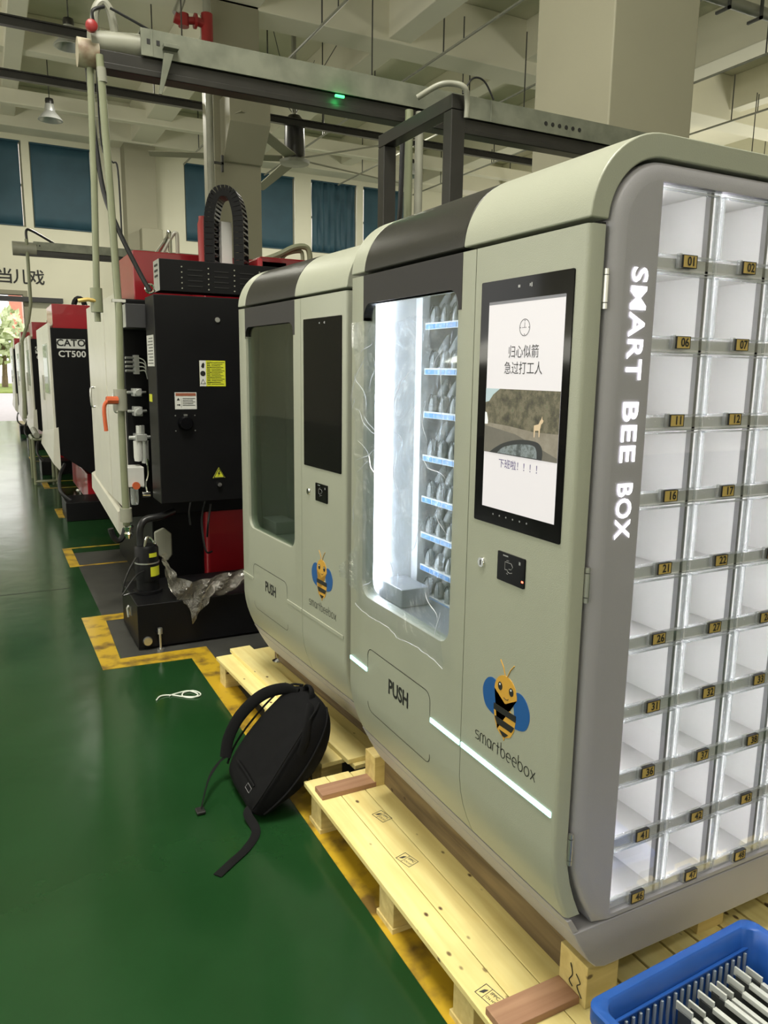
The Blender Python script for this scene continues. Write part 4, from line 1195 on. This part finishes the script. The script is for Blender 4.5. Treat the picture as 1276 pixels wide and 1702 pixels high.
# main body
WB(T1).box(.80, 2.4, 5.2, 6.95, .62, 2.03).build('machine_body', M['cnc_black'], T1, bevel=.01)
WB(T1).box(.95, 2.3, 5.3, 6.9, 0, .62).build('machine_base', M['cnc_black'], T1, bevel=.01)
WB(T1).box(1.30, 2.2, 5.22, 5.32, .0, .66).build('red_casting', M['red'], T1, bevel=.03, seg=3)
dr = WB(T1).box(.778, .80, 5.22, 5.86, .66, 2.07).build('side_door', M['cnc_white'], T1, bevel=.004); dr['label'] = 'near cream sheet-metal door panel'
WB(T1).tube(catmull([(.778, 5.36, 1.44), (.752, 5.36, 1.43), (.752, 5.36, 1.32), (.778, 5.36, 1.31)], 4), .009, 8).build('door_handle', M['steel'], dr)
dr = WB(T1).box(.778, .80, 5.90, 6.85, .66, 2.07).build('side_door', M['cnc_white'], T1, bevel=.004); dr['label'] = 'far cream sheet-metal door panel'
WB(T1).tube(catmull([(.778, 6.6, 1.44), (.752, 6.6, 1.43), (.752, 6.6, 1.30), (.778, 6.6, 1.29)], 4), .009, 8).build('door_handle', M['steel'], dr)
mb = WB(T1); mb.rings([[(.800, 5.55, .40), (.800, 5.55, .62), (.765, 5.55, .60), (.762, 5.55, .45)], [(.800, 7.0, .52), (.800, 7.0, .72), (.765, 7.0, .70), (.762, 7.0, .57)]])
mb.build('lower_lip', M['cnc_white'], T1, bevel=.003)
WB(T1).box(.777, .95, 4.9, 5.2, 1.838, 1.978).build('junction_box', M['dark_grey'], T1, bevel=.004)
WB(T1).box(.7755, .777, 4.905, 5.195, 1.842, 1.974).build('junction_box_cover', M['alu'], T1)
rh = WB(T1).box(.90, 1.95, 5.3, 6.05, 2.03, 2.345).build('red_hood', M['red'], T1, bevel=.008)
# lifting ring
mb = WB(T1); mb.tube([(.875+.024*math.cos(R(a)), 4.63, 2.045+.024*math.sin(R(a))) for a in range(0, 361, 24)], .007, 8)
mb.build('lifting_ring', M['chrome'], T1)
# pneumatics on the recessed wall
mb = WB(T1).box(.855, .885, 5.14, 5.2, 1.56, 1.68)
for k in range(4):
    mb.cyl((.855, 5.15, 1.662-k*.027), (.80, 5.14, 1.662-k*.027), .008, n=8)
    mb.tube(catmull([(.885, 5.14, 1.662-k*.027), (.915, 5.11, 1.64-k*.02), (.93, 5.12, 1.56-k*.01)], 4), .004, 6)
mb.build('valve_manifold', M['alu'], T1)
for zc, hh in ((1.445, .05), (1.325, .06)):
    mb = WB(T1).box(.835, .885, 5.09, 5.2, zc-hh/2, zc+hh/2).cyl((.86, 5.09, zc), (.86, 5.06, zc), .022).cyl((.80, 5.14, zc), (.92, 5.14, zc), .010, n=8)
    mb.build('regulator', M['alu'], T1, bevel=.004)
mb = WB(T1).box(.835, .905, 5.08, 5.2, 1.135, 1.18).cyl((.80, 5.14, 1.155), (.94, 5.14, 1.155), .013).cyl((.87, 5.12, 1.18), (.87, 5.12, 1.235), .028)
f1 = mb.build('air_filter', M['alu'], T1, bevel=.004)
WB(T1).lathe([(.001, 1.00), (.026, 1.005), (.030, 1.03), (.030, 1.135), (.001, 1.135)], (.852, 5.12, 0), 16).build('filter_bowl', M['sticker_w'], f1)
WB(T1).lathe([(.001, .985), (.022, .99), (.026, 1.01), (.026, 1.135), (.001, 1.135)], (.893, 5.12, 0), 16).build('filter_bowl', M['alu'], f1)
lb = WB(T1).box(.765, .870, 5.05, 5.2, .845, .972).build('lubricator_box', M['sticker_w'], T1, bevel=.004)
WB(T1).lathe([(.001, .715), (.022, .72), (.026, .74), (.026, .83), (.001, .83)], (.815, 5.12, 0), 16).build('oil_cup', M['acrylic_edge'], lb)
WB(T1).cyl((.815, 5.03, .855), (.815, 5.05, .855), .024).build('red_cap', M['orange'], lb)
WB(T1).tube(catmull([(.90, 5.1, 1.02), (.905, 5.1, .92), (.885, 5.08, .86), (.89, 5.07, .80)], 5), .008, 8).lathe([(.001, -.03), (.02, -.03), (.022, .02), (.001, .02)], (.885, 5.07, .79), 12, 'X').lathe([(.001, -.02), (.015, -.02), (.017, .02), (.001, .02)], (.87, 5.07, .86), 12, 'Z').build('hose_fitting', M['chrome'], T1)
mb = WB(T1); mb.tube([(.70+.0*k+.045*math.sin(k*.0)+.05*math.cos(R(200+k*8)), 5.1+.001*k, .62+.13*math.sin(R(200+k*8))) for k in range(18)], .019, 8)
mb.build('corrugated_hose', M['hose'], T1)
# arched cable chain and red cylinder on the roof
mb = WB(T1)
arch = catmull([(1.345, 5.02, 2.20), (1.345, 5.02, 2.40), (1.350, 5.01, 2.56), (1.385, 4.98, 2.67), (1.457, 4.93, 2.67), (1.492, 4.905, 2.56), (1.497, 4.90, 2.40), (1.497, 4.90, 2.20)], 5)
wv = Vector((.5, .86, 0)).normalized()*.066
for i in range(len(arch)-1):
    a, b_ = arch[i], arch[i+1]
    d = (b_-a); nn = d.cross(wv).normalized()*.032
    for s_ in (-1, 1):
        p = a+wv*s_; q = b_+wv*s_-d*.08; e = wv.normalized()*.005
        mb.rings([[p-e-nn, p+e-nn, p+e+nn, p-e+nn], [q-e-nn, q+e-nn, q+e+nn, q-e+nn]])
ch_ = mb.build('cable_chain', M['cnc_black'], T1)
mb = WB(T1)
for i in range(1, len(arch)-1, 1):
    a = arch[i]; d = (arch[i+1]-a).normalized()*.006; nn = d.cross(wv).normalized()*.030
    for s_ in (-1, 1):
        c0 = a+nn*s_
        mb.rings([[c0-wv-d-nn*.1, c0-wv+d-nn*.1, c0-wv+d+nn*.1, c0-wv-d+nn*.1], [c0+wv-d-nn*.1, c0+wv+d-nn*.1, c0+wv+d+nn*.1, c0+wv-d+nn*.1]])
mb.build('chain_crossbar', M['dark_grey'], ch_)
mb = WB(T1); mb.tube([a+wv*.3 for a in arch], .012, 6).tube([a-wv*.4 for a in arch], .010, 6); mb.build('chain_cable', M['hose'], ch_)
WB(T1).lathe([(.001, 2.20), (.036, 2.20), (.038, 2.50), (.030, 2.52), (.030, 2.545), (.001, 2.55)], (1.30, 5.05, 0), 20).build('red_cylinder', M['red_valve'], T1)
WB(T1).box(1.40, 1.47, 5.0, 5.12, 2.21, 2.52).build('column_post', M['sticker_w'], T1, bevel=.004)
WB(T1).box(1.25, 1.60, 4.87, 5.2, 2.03, 2.235).box(1.60, 1.64, 4.9, 5.1, 2.03, 2.30).build('red_bracket', M['red'], T1, bevel=.01)
WB(T1).box(1.75, 2.3, 5.3, 5.7, 2.03, 2.37).build('red_hood', M['red'], T1, bevel=.01)
WB(T1).tube(catmull([(1.10, 5.6, 2.36), (1.17, 5.6, 2.46), (1.195, 5.6, 2.52), (1.205, 5.6, 2.50), (1.205, 5.6, 2.34)], 5), .014, 8).build('roof_pipe', M['chrome'], T1)
WB(T1).tube(catmull([(1.14, 5.6, 2.36), (1.22, 5.6, 2.50), (1.245, 5.6, 2.52), (1.255, 5.6, 2.50), (1.255, 5.6, 2.34)], 5), .014, 8).build('roof_pipe', M['pipe_grey'], T1)
WB(T1).tube(catmull([(1.84, 5.5, 2.37), (1.96, 5.5, 2.42), (2.08, 5.5, 2.48), (2.17, 5.5, 2.49), (2.2, 5.5, 2.44), (2.2, 5.5, 2.34)], 5), .022, 8).build('roof_pipe', M['pipe_green'], T1)
WB(T1).tube(catmull([(1.97, 5.52, 2.36), (2.02, 5.52, 2.43), (2.12, 5.52, 2.46), (2.15, 5.52, 2.44), (2.15, 5.52, 2.34)], 5), .015, 8).build('roof_pipe', M['pipe_green'], T1)
WB(T1).prism([(.90, .56), (.96, .585), (1.01, .54), (1.01, .40), (.98, .36), (.90, .42)], 'Y', 4.95, 4.975).build('splash_guard', M['pipe_grey'], T1, bevel=.01)
for pts in ([(1.27, 4.95, .72), (1.245, 4.93, .60), (1.24, 4.95, .50)], [(1.13, 4.9, .76), (1.115, 4.9, .68), (1.12, 4.9, .60)], [(1.225, 4.9, .76), (1.20, 4.92, .62), (1.215, 4.9, .42), (1.26, 4.9, .41)]):
    WB(T1).tube(catmull(pts, 5), .007, 6).build('hanging_cable', M['hose'], T1)

# coolant tank, standing in front of the machine
TK = thing('coolant_tank', (.675, 4.335, 0), 'low black coolant tank on the yellow-marked floor, in front of the black machine', 'tank')
WB(TK).box(.675, 1.85, 4.335, 4.885, .012, .272).build('tank_body', M['cnc_black'], TK, bevel=.006)
WB(TK).lathe([(.001, -.014), (.024, -.014), (.027, -.004), (.027, 0), (.001, 0)], (.725, 4.335, .055), 20, 'Y').build('drain_plug', M['steel'], TK)
mb = WB(TK).cyl((.79, 4.30, .0), (.79, 4.30, .012), .022).cyl((.79, 4.30, .012), (.79, 4.30, .13), .007).cyl((.79, 4.30, .10), (.79, 4.30, .135), .014, n=6)
mb.build('levelling_bolt', M['steel'], TK)
mb = WB(TK).box(.77, .81, 4.30, 4.337, .10, .112); mb.build('bolt_bracket', M['cnc_black'], TK)
mb = WB(TK).box(.668, .675, 4.55, 4.58, .15, .20).tube([(.665, 4.565, .21), (.655, 4.565, .195), (.66, 4.565, .14)], .008, 6)
mb.build('tank_latch', M['steel'], TK)
CP = thing('coolant_pump', (.782, 4.6, .274), 'black cylindrical pump with two yellow labels, standing on the tank', 'pump')
WB(CP).lathe([(.001, .274), (.085, .274), (.085, .290), (.066, .292), (.064, .350), (.070, .352), (.070, .545), (.060, .560), (.001, .562)], (.785, 4.6, 0), 28).build('motor_housing', M['cnc_black'], CP)
WB(CP).lathe([(.0705, .455), (.0725, .455), (.0725, .463), (.0705, .463)], (.785, 4.6, 0), 28).build('clamp_band', M['steel'], CP)
WB(CP).tube(catmull([(.752, 4.6, .556), (.752, 4.6, .64), (.765, 4.6, .69), (.80, 4.61, .715), (.88, 4.63, .722), (.98, 4.75, .725)], 5), .021, 12).build('outlet_hose', M['hose'], CP)
WB(CP).tube(catmull([(.77, 4.56, .56), (.79, 4.56, .62), (.83, 4.57, .57), (.84, 4.6, .55)], 5), .008, 8).build('motor_cable', M['chrome'], CP)
def curved_label(x0, a0, a1, z0, z1, nm, par, m_):
    mb = WB(par)
    mb.rings([[(.785+.0715*math.cos(R(a)), 4.6+.0715*math.sin(R(a)), z) for z in (z0, z1)] for a in range(a0, a1+1, 6)], cap=False, closed=False)
    return mb.build(nm, m_, par)
curved_label(0, 272, 314, .497, .522, 'yellow_label', CP, M['sticker_y'])
l2 = curved_label(0, 276, 336, .380, .438, 'yellow_label', CP, M['sticker_y'])
WB(CP).tube(catmull([(.755, 4.53, .42), (.70, 4.5, .40), (.64, 4.5, .32), (.625, 4.5, .295), (.66, 4.5, .30), (.70, 4.51, .30)], 6), .005, 6).tube(catmull([(.72, 4.56, .50), (.68, 4.55, .44), (.645, 4.55, .36), (.63, 4.55, .30)], 6), .005, 6).build('power_lead', M['hose'], CP)

# crumpled wrapping film over the tank
pf = catmull([(.845, 4.42, .545), (.88, 4.40, .44), (.93, 4.34, .38), (1.02, 4.30, .37), (1.12, 4.31, .385), (1.24, 4.32, .40), (1.36, 4.33, .41)], 6)
hh_ = [.02, .05, .11, .16, .20, .17, .12, .12, .11, .12, .12, .12]
mb = MB(); rs = []
rnd = random.Random(3)
n_ = len(pf)
for i, p in enumerate(pf):
    t = i/(n_-1)
    lo = .02+.10*math.exp(-((t-.24)/.10)**2)+.17*math.exp(-((t-.45)/.09)**2)+.05*math.exp(-((t-.72)/.2)**2)
    lo += .012*math.sin(i*1.3)
    rs.append([(p.x+.012*math.sin(j*1.9+i), p.y-.03*math.sin(j*1.1+i*.9)*.8-.01, p.z+.02*(1-j/7)-max(.02, lo+.03)*j/7) for j in range(8)])
mb.rings(rs, cap=False, closed=False)
o = mb.build('plastic_wrap', M['wrap'], None, smooth=25)
tag(o, 'crumpled clear plastic wrap draped between the pump and the dark-window cabinet', 'plastic sheet')

# ---- the row of machines behind
def machine(loc, label):
    t = thing('machining_centre', loc, label, 'machine tool')
    body = [(0, 2.01), (1.5, 2.01), (1.5, .30), (.38, .38), (0, .66)]
    bd = MB().prism(body, 'Y', 0, 2.1).build('machine_body', M['cnc_black'], t, bevel=.006)
    MB().box(.30, 1.4, .15, 1.9, .07, .40).build('red_base', M['red'], t, bevel=.01)
    mb = MB().lathe([(.001, 0), (.06, 0), (.05, .02), (.015, .03), (.015, .09), (.001, .09)], (.36, .22, 0), 12)
    mb.build('levelling_foot', M['steel'], t)
    MB().lathe([(.001, 0), (.06, 0), (.05, .02), (.015, .03), (.015, .09), (.001, .09)], (.36, 1.6, 0), 12).build('levelling_foot', M['steel'], t)
    d = MB().box(-.025, 0, .02, 1.0, .74, 2.06).build('side_door', M['cnc_white'], t, bevel=.004)
    MB().box(-.035, -.024, .25, .85, 1.30, 1.85).build('door_window', M['glass_dark'], d, bevel=.003)
    d = MB().box(-.025, 0, 1.03, 2.0, .74, 2.06).build('side_door', M['cnc_white'], t, bevel=.004)
    MB().box(-.045, -.025, 1.08, 1.12, 1.2, 1.5).build('door_handle', M['steel'], d)
    mb = MB(); mb.rings([[(.02, -.015, .45), (.02, -.015, .95), (-.03, -.015, .93), (-.055, -.015, .55)], [(.02, 2.0, .52), (.02, 2.0, .76), (-.03, 2.0, .76), (-.055, 2.0, .60)]])
    mb.build('lower_lip', M['cnc_white'], t, bevel=.003)
    MB().box(.03, .42, .05, .80, 2.01, 2.265).build('red_hood', M['red'], t, bevel=.006)
    MB().tube([(.36+.06*math.cos(R(a)), .5, 2.27+.10*math.sin(R(a))) for a in range(0, 181, 20)], .03, 8).build('cable_chain', M['cnc_black'], t)
    n = MB().box(.055, .343, -.004, 0, 1.795, 1.895).build('name_plate', M['sticker_w'], bd, smooth=0)
    mb = MB(); mb.box(.062, .336, -.005, -.003, 1.818, 1.889); mb.build('name_field', M['sticker_w'], bd, smooth=0)
    mb = MB(); put_text(mb, 'CATO', (.199, -.006, 1.852), (1, 0, 0), (0, 0, 1), .100, weight=.0028, sx=1.02, space=1.05)
    mb.build('maker_lettering', M['black'], bd, smooth=0)
    mb = MB(); put_text(mb, 'CT500', (.205, -.003, 1.735), (1, 0, 0), (0, 0, 1), .092, weight=.0022, sx=1.05, space=1.05)
    mb.build('model_lettering', M['sticker_w'], bd, smooth=0)
    MB().box(.385, .43, -.03, 0, 1.74, 1.93).build('switch_box', M['dark_grey'], t, bevel=.004)
    MB().box(.0, .9, -.6, -.08, 0, .20).build('chip_tank', M['cnc_black'], t, bevel=.006)
    MB().tube(catmull([(.05, -.1, .55), (-.02, -.3, .45), (-.03, -.4, .30), (.06, -.45, .2)], 5), .018, 8).build('coolant_hose', M['hose'], t)
    return t
m2 = machine((.66, 9.1, 0), 'black and red machine tool with CATO CT500 lettering, second in the row')
for k, (y, lab) in enumerate(((13.0, 'third machine tool of the row, just behind the lettered one'),
                              (16.9, 'fourth machine tool of the row, farther back towards the doorway'),
                              (20.8, 'last machine tool of the row, nearest to the bright doorway'))):
    c = copy_tree(m2); c.location = (.66+.0*k, y, 0); c['label'] = lab
# small pipe stand in the aisle edge
t = thing('pipe_stand', (.52, 11.45, 0), 'small light tube stand at the aisle edge beyond the lettered machine', 'stand')
for (x, y) in ((0, 0), (.28, 0), (0, .7), (.28, .7)):
    MB().cyl((x, y, 0), (x, y, .62), .02, n=8).build('leg', M['pipe_green'], t)
for a_, b_ in (((0, 0, .04), (.28, 0, .04)), ((0, 0, .62), (.28, 0, .62)), ((0, .7, .62), (.28, .7, .62)), ((0, 0, .62), (0, .7, .62)), ((.28, 0, .62), (.28, .7, .62))):
    MB().cyl(a_, b_, .02, n=8).build('frame_rail', M['pipe_green'], t)
MB().cyl((.05, -.05, .68), (.05, .76, .70), .04, n=10).build('bar_stock', M['pipe_grey'], t)

# ============================================================ FOREGROUND
def pallet(name, loc, rz, label):
    return thing(name, loc, label, 'pallet', rz)
PA = pallet('pallet', (.925, .85, 0), 0, 'long pine pallet under the near lit cabinet, with stamped boards')
def board(root, x0, x1, y0, y1, z0, z1, m_='wood', nm='deck_board', **k):
    o = MB().box(x0, x1, y0, y1, z0, z1).build(nm, M[m_], root, bevel=.002, **k); return o
bw = .088
bx = 0
wob = [0, .012, -.008, .004, .01, -.005, .008, 0, .01, -.006, .004, .01, 0, .006, .01]
for k in range(15):
    w_ = (.086, .093, .090)[k % 3]
    board(PA, bx, bx+w_-.002, 0+wob[k], 1.53+wob[(k*3+1) % 15], .112, .130)
    bx += w_+(.0 if k < 3 else .006)
WPA = bx
for y in (.02, .45, .86, 1.40):
    for x in (.008, .42, .86, 1.22):
        board(PA, x, x+.10, y, y+.09, .018, .112, 'wood_x', 'block')
    board(PA, .004, WPA-.02, y-.003, y+.10, .0, .018, 'wood_x', 'bottom_board')
board(PA, .255, .300, .38, 1.40, .130, .243, 'wood_dark', 'bearer')
board(PA, 1.15, 1.20, .38, 1.40, .130, .243, 'wood_dark', 'bearer')
for (x0, x1, y0, y1) in ((.222, .320, .305, .40), (.215, .272, 1.397, 1.475), (1.12, 1.22, .305, .38), (.66, .76, .36, .45)):
    board(PA, x0, x1, y0, y1, .130, .2425, 'wood_x', 'corner_block')
board(PA, .005, .222, .325, .400, .130, .150, 'wood_ply', 'cross_strip')
board(PA, .012, .222, 1.395, 1.465, .130, .149, 'wood_ply', 'cross_strip')
mb = MB()
for pts in ([(.2205, .360, .215), (.2205, .352, .190), (.2205, .362, .168), (.2205, .350, .158)], [(.2205, .34, .20), (.2205, .325, .185), (.2205, .335, .170), (.2205, .318, .150)]):
    mb.tube(catmull(pts, 5), .0012, 5)
mb.build('pencil_scribble', M['gap'], PA)
# stamped marks on the boards
for (cx, cy, rz_, n_) in ((.155, 1.22, .2, 0), (.118, .98, .25, 1), (.045, .44, .2, 1)):
    mb = MB(); mb.T = Matrix.Translation((cx, cy, .1305)) @ Matrix.Rotation(rz_-PI/2, 4, 'Z')
    for q in ((-.030, .030, .0190, .0205), (-.030, .030, -.0205, -.0190), (-.030, -.0285, -.019, .019), (.0285, .030, -.019, .019), (-.008, -.007, -.019, .019)):
        mb.box(q[0], q[1], q[2], q[3], 0, .0004)
    put_text(mb, 'IPPC', (.011, .008, .0004), (1, 0, 0), (0, 1, 0), .014)
    put_text(mb, 'CN HT', (.011, -.008, .0004), (1, 0, 0), (0, 1, 0), .010)
    mb.prism([(-.024, -.012), (-.014, -.006), (-.012, .010), (-.020, .004)], 'Z', 0, .0004)
    mb.build('stamp', M['rod'], PA, smooth=0)
PB = pallet('pallet', (1.082, 2.379, 0), R(3.09), 'pine pallet under the unlit cabinet, with one raised board along its edge')
board(PB, -.045, .055, .10, 1.36, .112, .130)
board(PB, .040, .150, .05, 1.39, .1305, .150)
for k in range(10):
    x = .060+k*.099
    board(PB, x, x+.094, .03+wob[k], 1.38+wob[k+1], .112, .130)
for y in (.12, .62, 1.24):
    for x in (-.038, .42, .9):
        board(PB, x, x+.09, y, y+.085, 0, .112, 'wood_x', 'block')
board(PB, .215, .265, .05, 1.2, .131, .229, 'wood_dark', 'bearer')
board(PB, .93, .98, .05, 1.2, .131, .229, 'wood_dark', 'bearer')
ft = thing('levelling_foot', (1.17, 3.40, .1515), 'round steel levelling foot on the pallet under the unlit cabinet', 'foot')
MB().lathe([(.001, 0), (.030, 0), (.032, .005), (.014, .014), (.008, .016), (.008, .05), (.001, .05)], n=20).build('foot_disc', M['chrome'], ft)
ft.location = (1.235, 3.54, .1305)

# white cord on the floor
pts = [(.633, 3.614), (.66, 3.648), (.711, 3.645), (.76, 3.60), (.82, 3.565), (.845, 3.60), (.82, 3.65), (.77, 3.64), (.76, 3.60), (.80, 3.57), (.83, 3.59), (.80, 3.655), (.74, 3.655), (.70, 3.635)]
o = MB().tube(catmull([(x, y, .0045+.002*math.sin(i*2)) for i, (x, y) in enumerate(pts)], 6), .0035, 6).build('cord', M['rope'], None)
tag(o, 'short looped white cord lying on the green floor', 'cord')

# ---------------- backpack
BO = Vector((.738, 2.575, .03))
HA = Vector((.60, -.03, .80)).normalized()
WA = Vector((-.02, 1, 0)); WA = (WA-HA*WA.dot(HA)).normalized()
DA = WA.cross(HA).normalized()
if DA.x > 0: DA = -DA
BG = thing('backpack', BO, 'black nylon backpack leaning against the two pallets on the green floor', 'backpack')
def bp_(w_, h, d): return WA*w_+HA*h+DA*d
prof = [(0, .115, .000, -.020), (.008, .135, .012, -.030), (.03, .152, .026, -.045), (.08, .165, .034, -.065), (.15, .168, .038, -.092), (.24, .160, .036, -.108), (.32, .148, .030, -.104), (.38, .132, .020, -.088), (.415, .112, .006, -.068), (.435, .080, -.012, -.050), (.442, .03, -.025, -.036)]
mb = MB(); rs = []
prof = [(h*1.04, w_*1.12, df, db*1.22) for h, w_, df, db in prof]
for h, hw_, df, db in prof:
    ring = []; c_ = (df+db)/2; r_ = (df-db)/2
    for k in range(32):
        a = 2*PI*k/32; ca, sa = math.cos(a), math.sin(a); e = .42
        x = math.copysign(abs(ca)**e, ca)*hw_; y = math.copysign(abs(sa)**e, sa)*r_+c_
        y += .004*math.sin(x*45+h*30)+.003*math.sin(h*60+x*20)
        ring.append(bp_(x, h, y))
    rs.append(ring)
mb.rings(rs); mb.build('bag_body', M['bag'], BG, smooth=60, subd=1)
# front pocket panel and its zip line
mb = MB(); rs = []
for h, hw_, d in ((.03, .10, .020), (.036, .118, .040), (.10, .128, .050), (.19, .126, .052), (.26, .118, .046), (.285, .10, .030)):
    ring = []
    for k in range(24):
        a = 2*PI*k/24; ca, sa = math.cos(a), math.sin(a); e = .35
        ring.append(bp_(math.copysign(abs(ca)**e, ca)*hw_, h, math.copysign(abs(sa)**e, sa)*.016+d-.012))
    rs.append(ring)
mb.rings(rs); 
def edge(side, off=0):
    return [bp_(side*(hw_-.006), h, df-.004+off) for h, hw_, df, db in prof[2:10]]
mb = MB(); mb.tube(catmull(edge(-1), 4), .0045, 6).build('piping', M['bag_trim'], BG)
MB().tube(catmull(edge(1), 4), .0045, 6).build('piping', M['bag_trim'], BG)
MB().tube(catmull([bp_(-(hw_+.002), h, (df+db)/2-.012) for h, hw_, df, db in prof[2:10]], 4), .004, 6).build('zip', M['bag_trim'], BG)
def ribbon(pts, hw_, th, wdir, nm, m_='bag_trim'):
    pts = catmull(pts, 6); rs = []
    for i, p in enumerate(pts):
        d = (pts[min(i+1, len(pts)-1)]-pts[max(i-1, 0)]).normalized()
        wd = (wdir-d*wdir.dot(d)).normalized(); nn = d.cross(wd)
        rs.append([p+wd*hw_*math.cos(2*PI*k/12)**1+nn*th*math.sin(2*PI*k/12) for k in range(12)])
    return MB().rings(rs).build(nm, M[m_], BG)
ribbon([bp_(.05, .425, .0), bp_(.10, .405, .035), bp_(.150, .33, .075), bp_(.175, .22, .090), bp_(.180, .12, .075), bp_(.165, .05, .045)], .023, .007, WA*.35+DA*.5+HA*.1, 'shoulder_strap')
ribbon([bp_(-.06, .425, -.01), bp_(-.10, .425, .015), bp_(-.145, .385, .020), bp_(-.165, .33, .000), bp_(-.168, .27, -.02)], .018, .006, DA, 'shoulder_strap')
ribbon([bp_(.035, .43, -.02), bp_(.03, .462, .0), bp_(0, .475, .005), bp_(-.03, .462, .0), bp_(-.035, .43, -.02)], .012, .005, DA, 'carry_handle')
ribbon([bp_(.165, .055, .045), bp_(.170, .015, .055), Vector((-.09, .10, .03)), Vector((-.148, -.007, -.022))], .010, .002, Vector((.3, 1, 0)), 'webbing')
MB().box(-.016, .016, -.02, .02, -.004, .006).build('buckle', M['black'], BG, bevel=.003).location = (-.150, -.010, -.022)
ribbon([bp_(-.12, .03, .0), bp_(-.14, .0, .015)+Vector((0, 0, 0)), Vector((-.005, -.215, -.024)), Vector((-.06, -.29, -.026)), Vector((-.13, -.345, -.025)), Vector((-.19, -.39, -.026))], .016, .002, Vector((.6, -.8, 0)), 'webbing')
q = MB()
lo = bp_(-.085, .055, .0365)
e1, e2 = WA, HA
for (a, b_, c_, d_) in ((-.022, .022, -.0005, .0005), (-.022, .022, .0175, .0185), (-.022, -.021, 0, .018), (.021, .022, 0, .018)):
    q.quad(lo+e1*a+e2*c_, lo+e1*b_+e2*c_, lo+e1*b_+e2*d_, lo+e1*a+e2*d_)
q.build('brand_label', M['inner_grey'], BG, smooth=0)
ribbon([bp_(-.11, .085, .036), bp_(-.06, .088, .040), bp_(.0, .088, .042), bp_(.08, .085, .042)], .004, .002, HA, 'pocket_zip')

# ---------------- blue crate with clear/white panels
CR = thing('plastic_crate', (.985, .995, .131), 'blue plastic crate in the lower right corner, full of upright panels', 'crate', R(2.6))
CL, CWD, CH = .515, .36, .225
def cring(o_, z, r_=.03): return [(x, y, z) for x, y in rrect(-o_, CL+o_, -CWD-o_, o_, r_, 5)]
mb = MB()
mb.rings([cring(-.045, 0), cring(-.022, CH-.045), cring(-.004, CH-.04), cring(0, CH-.035), cring(0, CH-.004), cring(-.004, CH), cring(-.020, CH), cring(-.024, CH-.004), cring(-.030, CH-.04), cring(-.050, .006)])
mb.build('crate_body', M['crate'], CR, smooth=40)
mb = MB()
for k in range(20):
    x = .058+k*.0212
    mb.box(x, x+.0055, -.0415, -.0365, .055, .172)
mb.build('wall_slot', M['crate_slot'], CR, smooth=0)
MB().box(.04, CL-.04, -.0385, -.031, .176, .182).build('inner_ledge', M['crate'], CR, bevel=.002)
lx = [.070, .115, .225, .258, .290, .322, .350, .378, .405, .440]
for i, x in enumerate(lx):
    pz = .138+.012*((i*7) % 3)/2+(.0 if i > 1 else -.03)
    nm_ = ['leftmost flat panel leaning low in the blue crate', 'second flat panel from the left in the blue crate', 'third panel from the left in the blue crate, beside the wide dark gap'][i] if i < 3 else '%s panel from the left in the tight row in the blue crate' % ['fourth', 'fifth', 'sixth', 'seventh', 'eighth', 'ninth', 'tenth'][i-3]
    t = thing('flat_panel', (0, 0, 0), nm_, 'panel', R(2.6), 'white-edged panels in the blue crate')
    L_ = Matrix.Rotation(R(2.6), 4, 'Z') @ Vector((x, -.052-.004*(i % 2), .008))
    t.location = Vector((.985, .995, .131))+L_
    t.rotation_euler = (0, R(-5+i*.7), R(2.6+3-i*.3))
    MB().box(0, .004, -.24, -.006, 0, pz).build('panel_sheet', M['sheet_dark'], t)
    MB().box(-.0035, .0075, -.24, -.040, pz-.010, pz+.002).build('white_edge', M['acrylic_sheet'], t, bevel=.001)
    MB().box(.000, .0045, -.040, 0, pz-.006, pz+.014).build('end_tab', M['acrylic_sheet'], t, bevel=.0008)
# castor glimpsed under the near cabinet
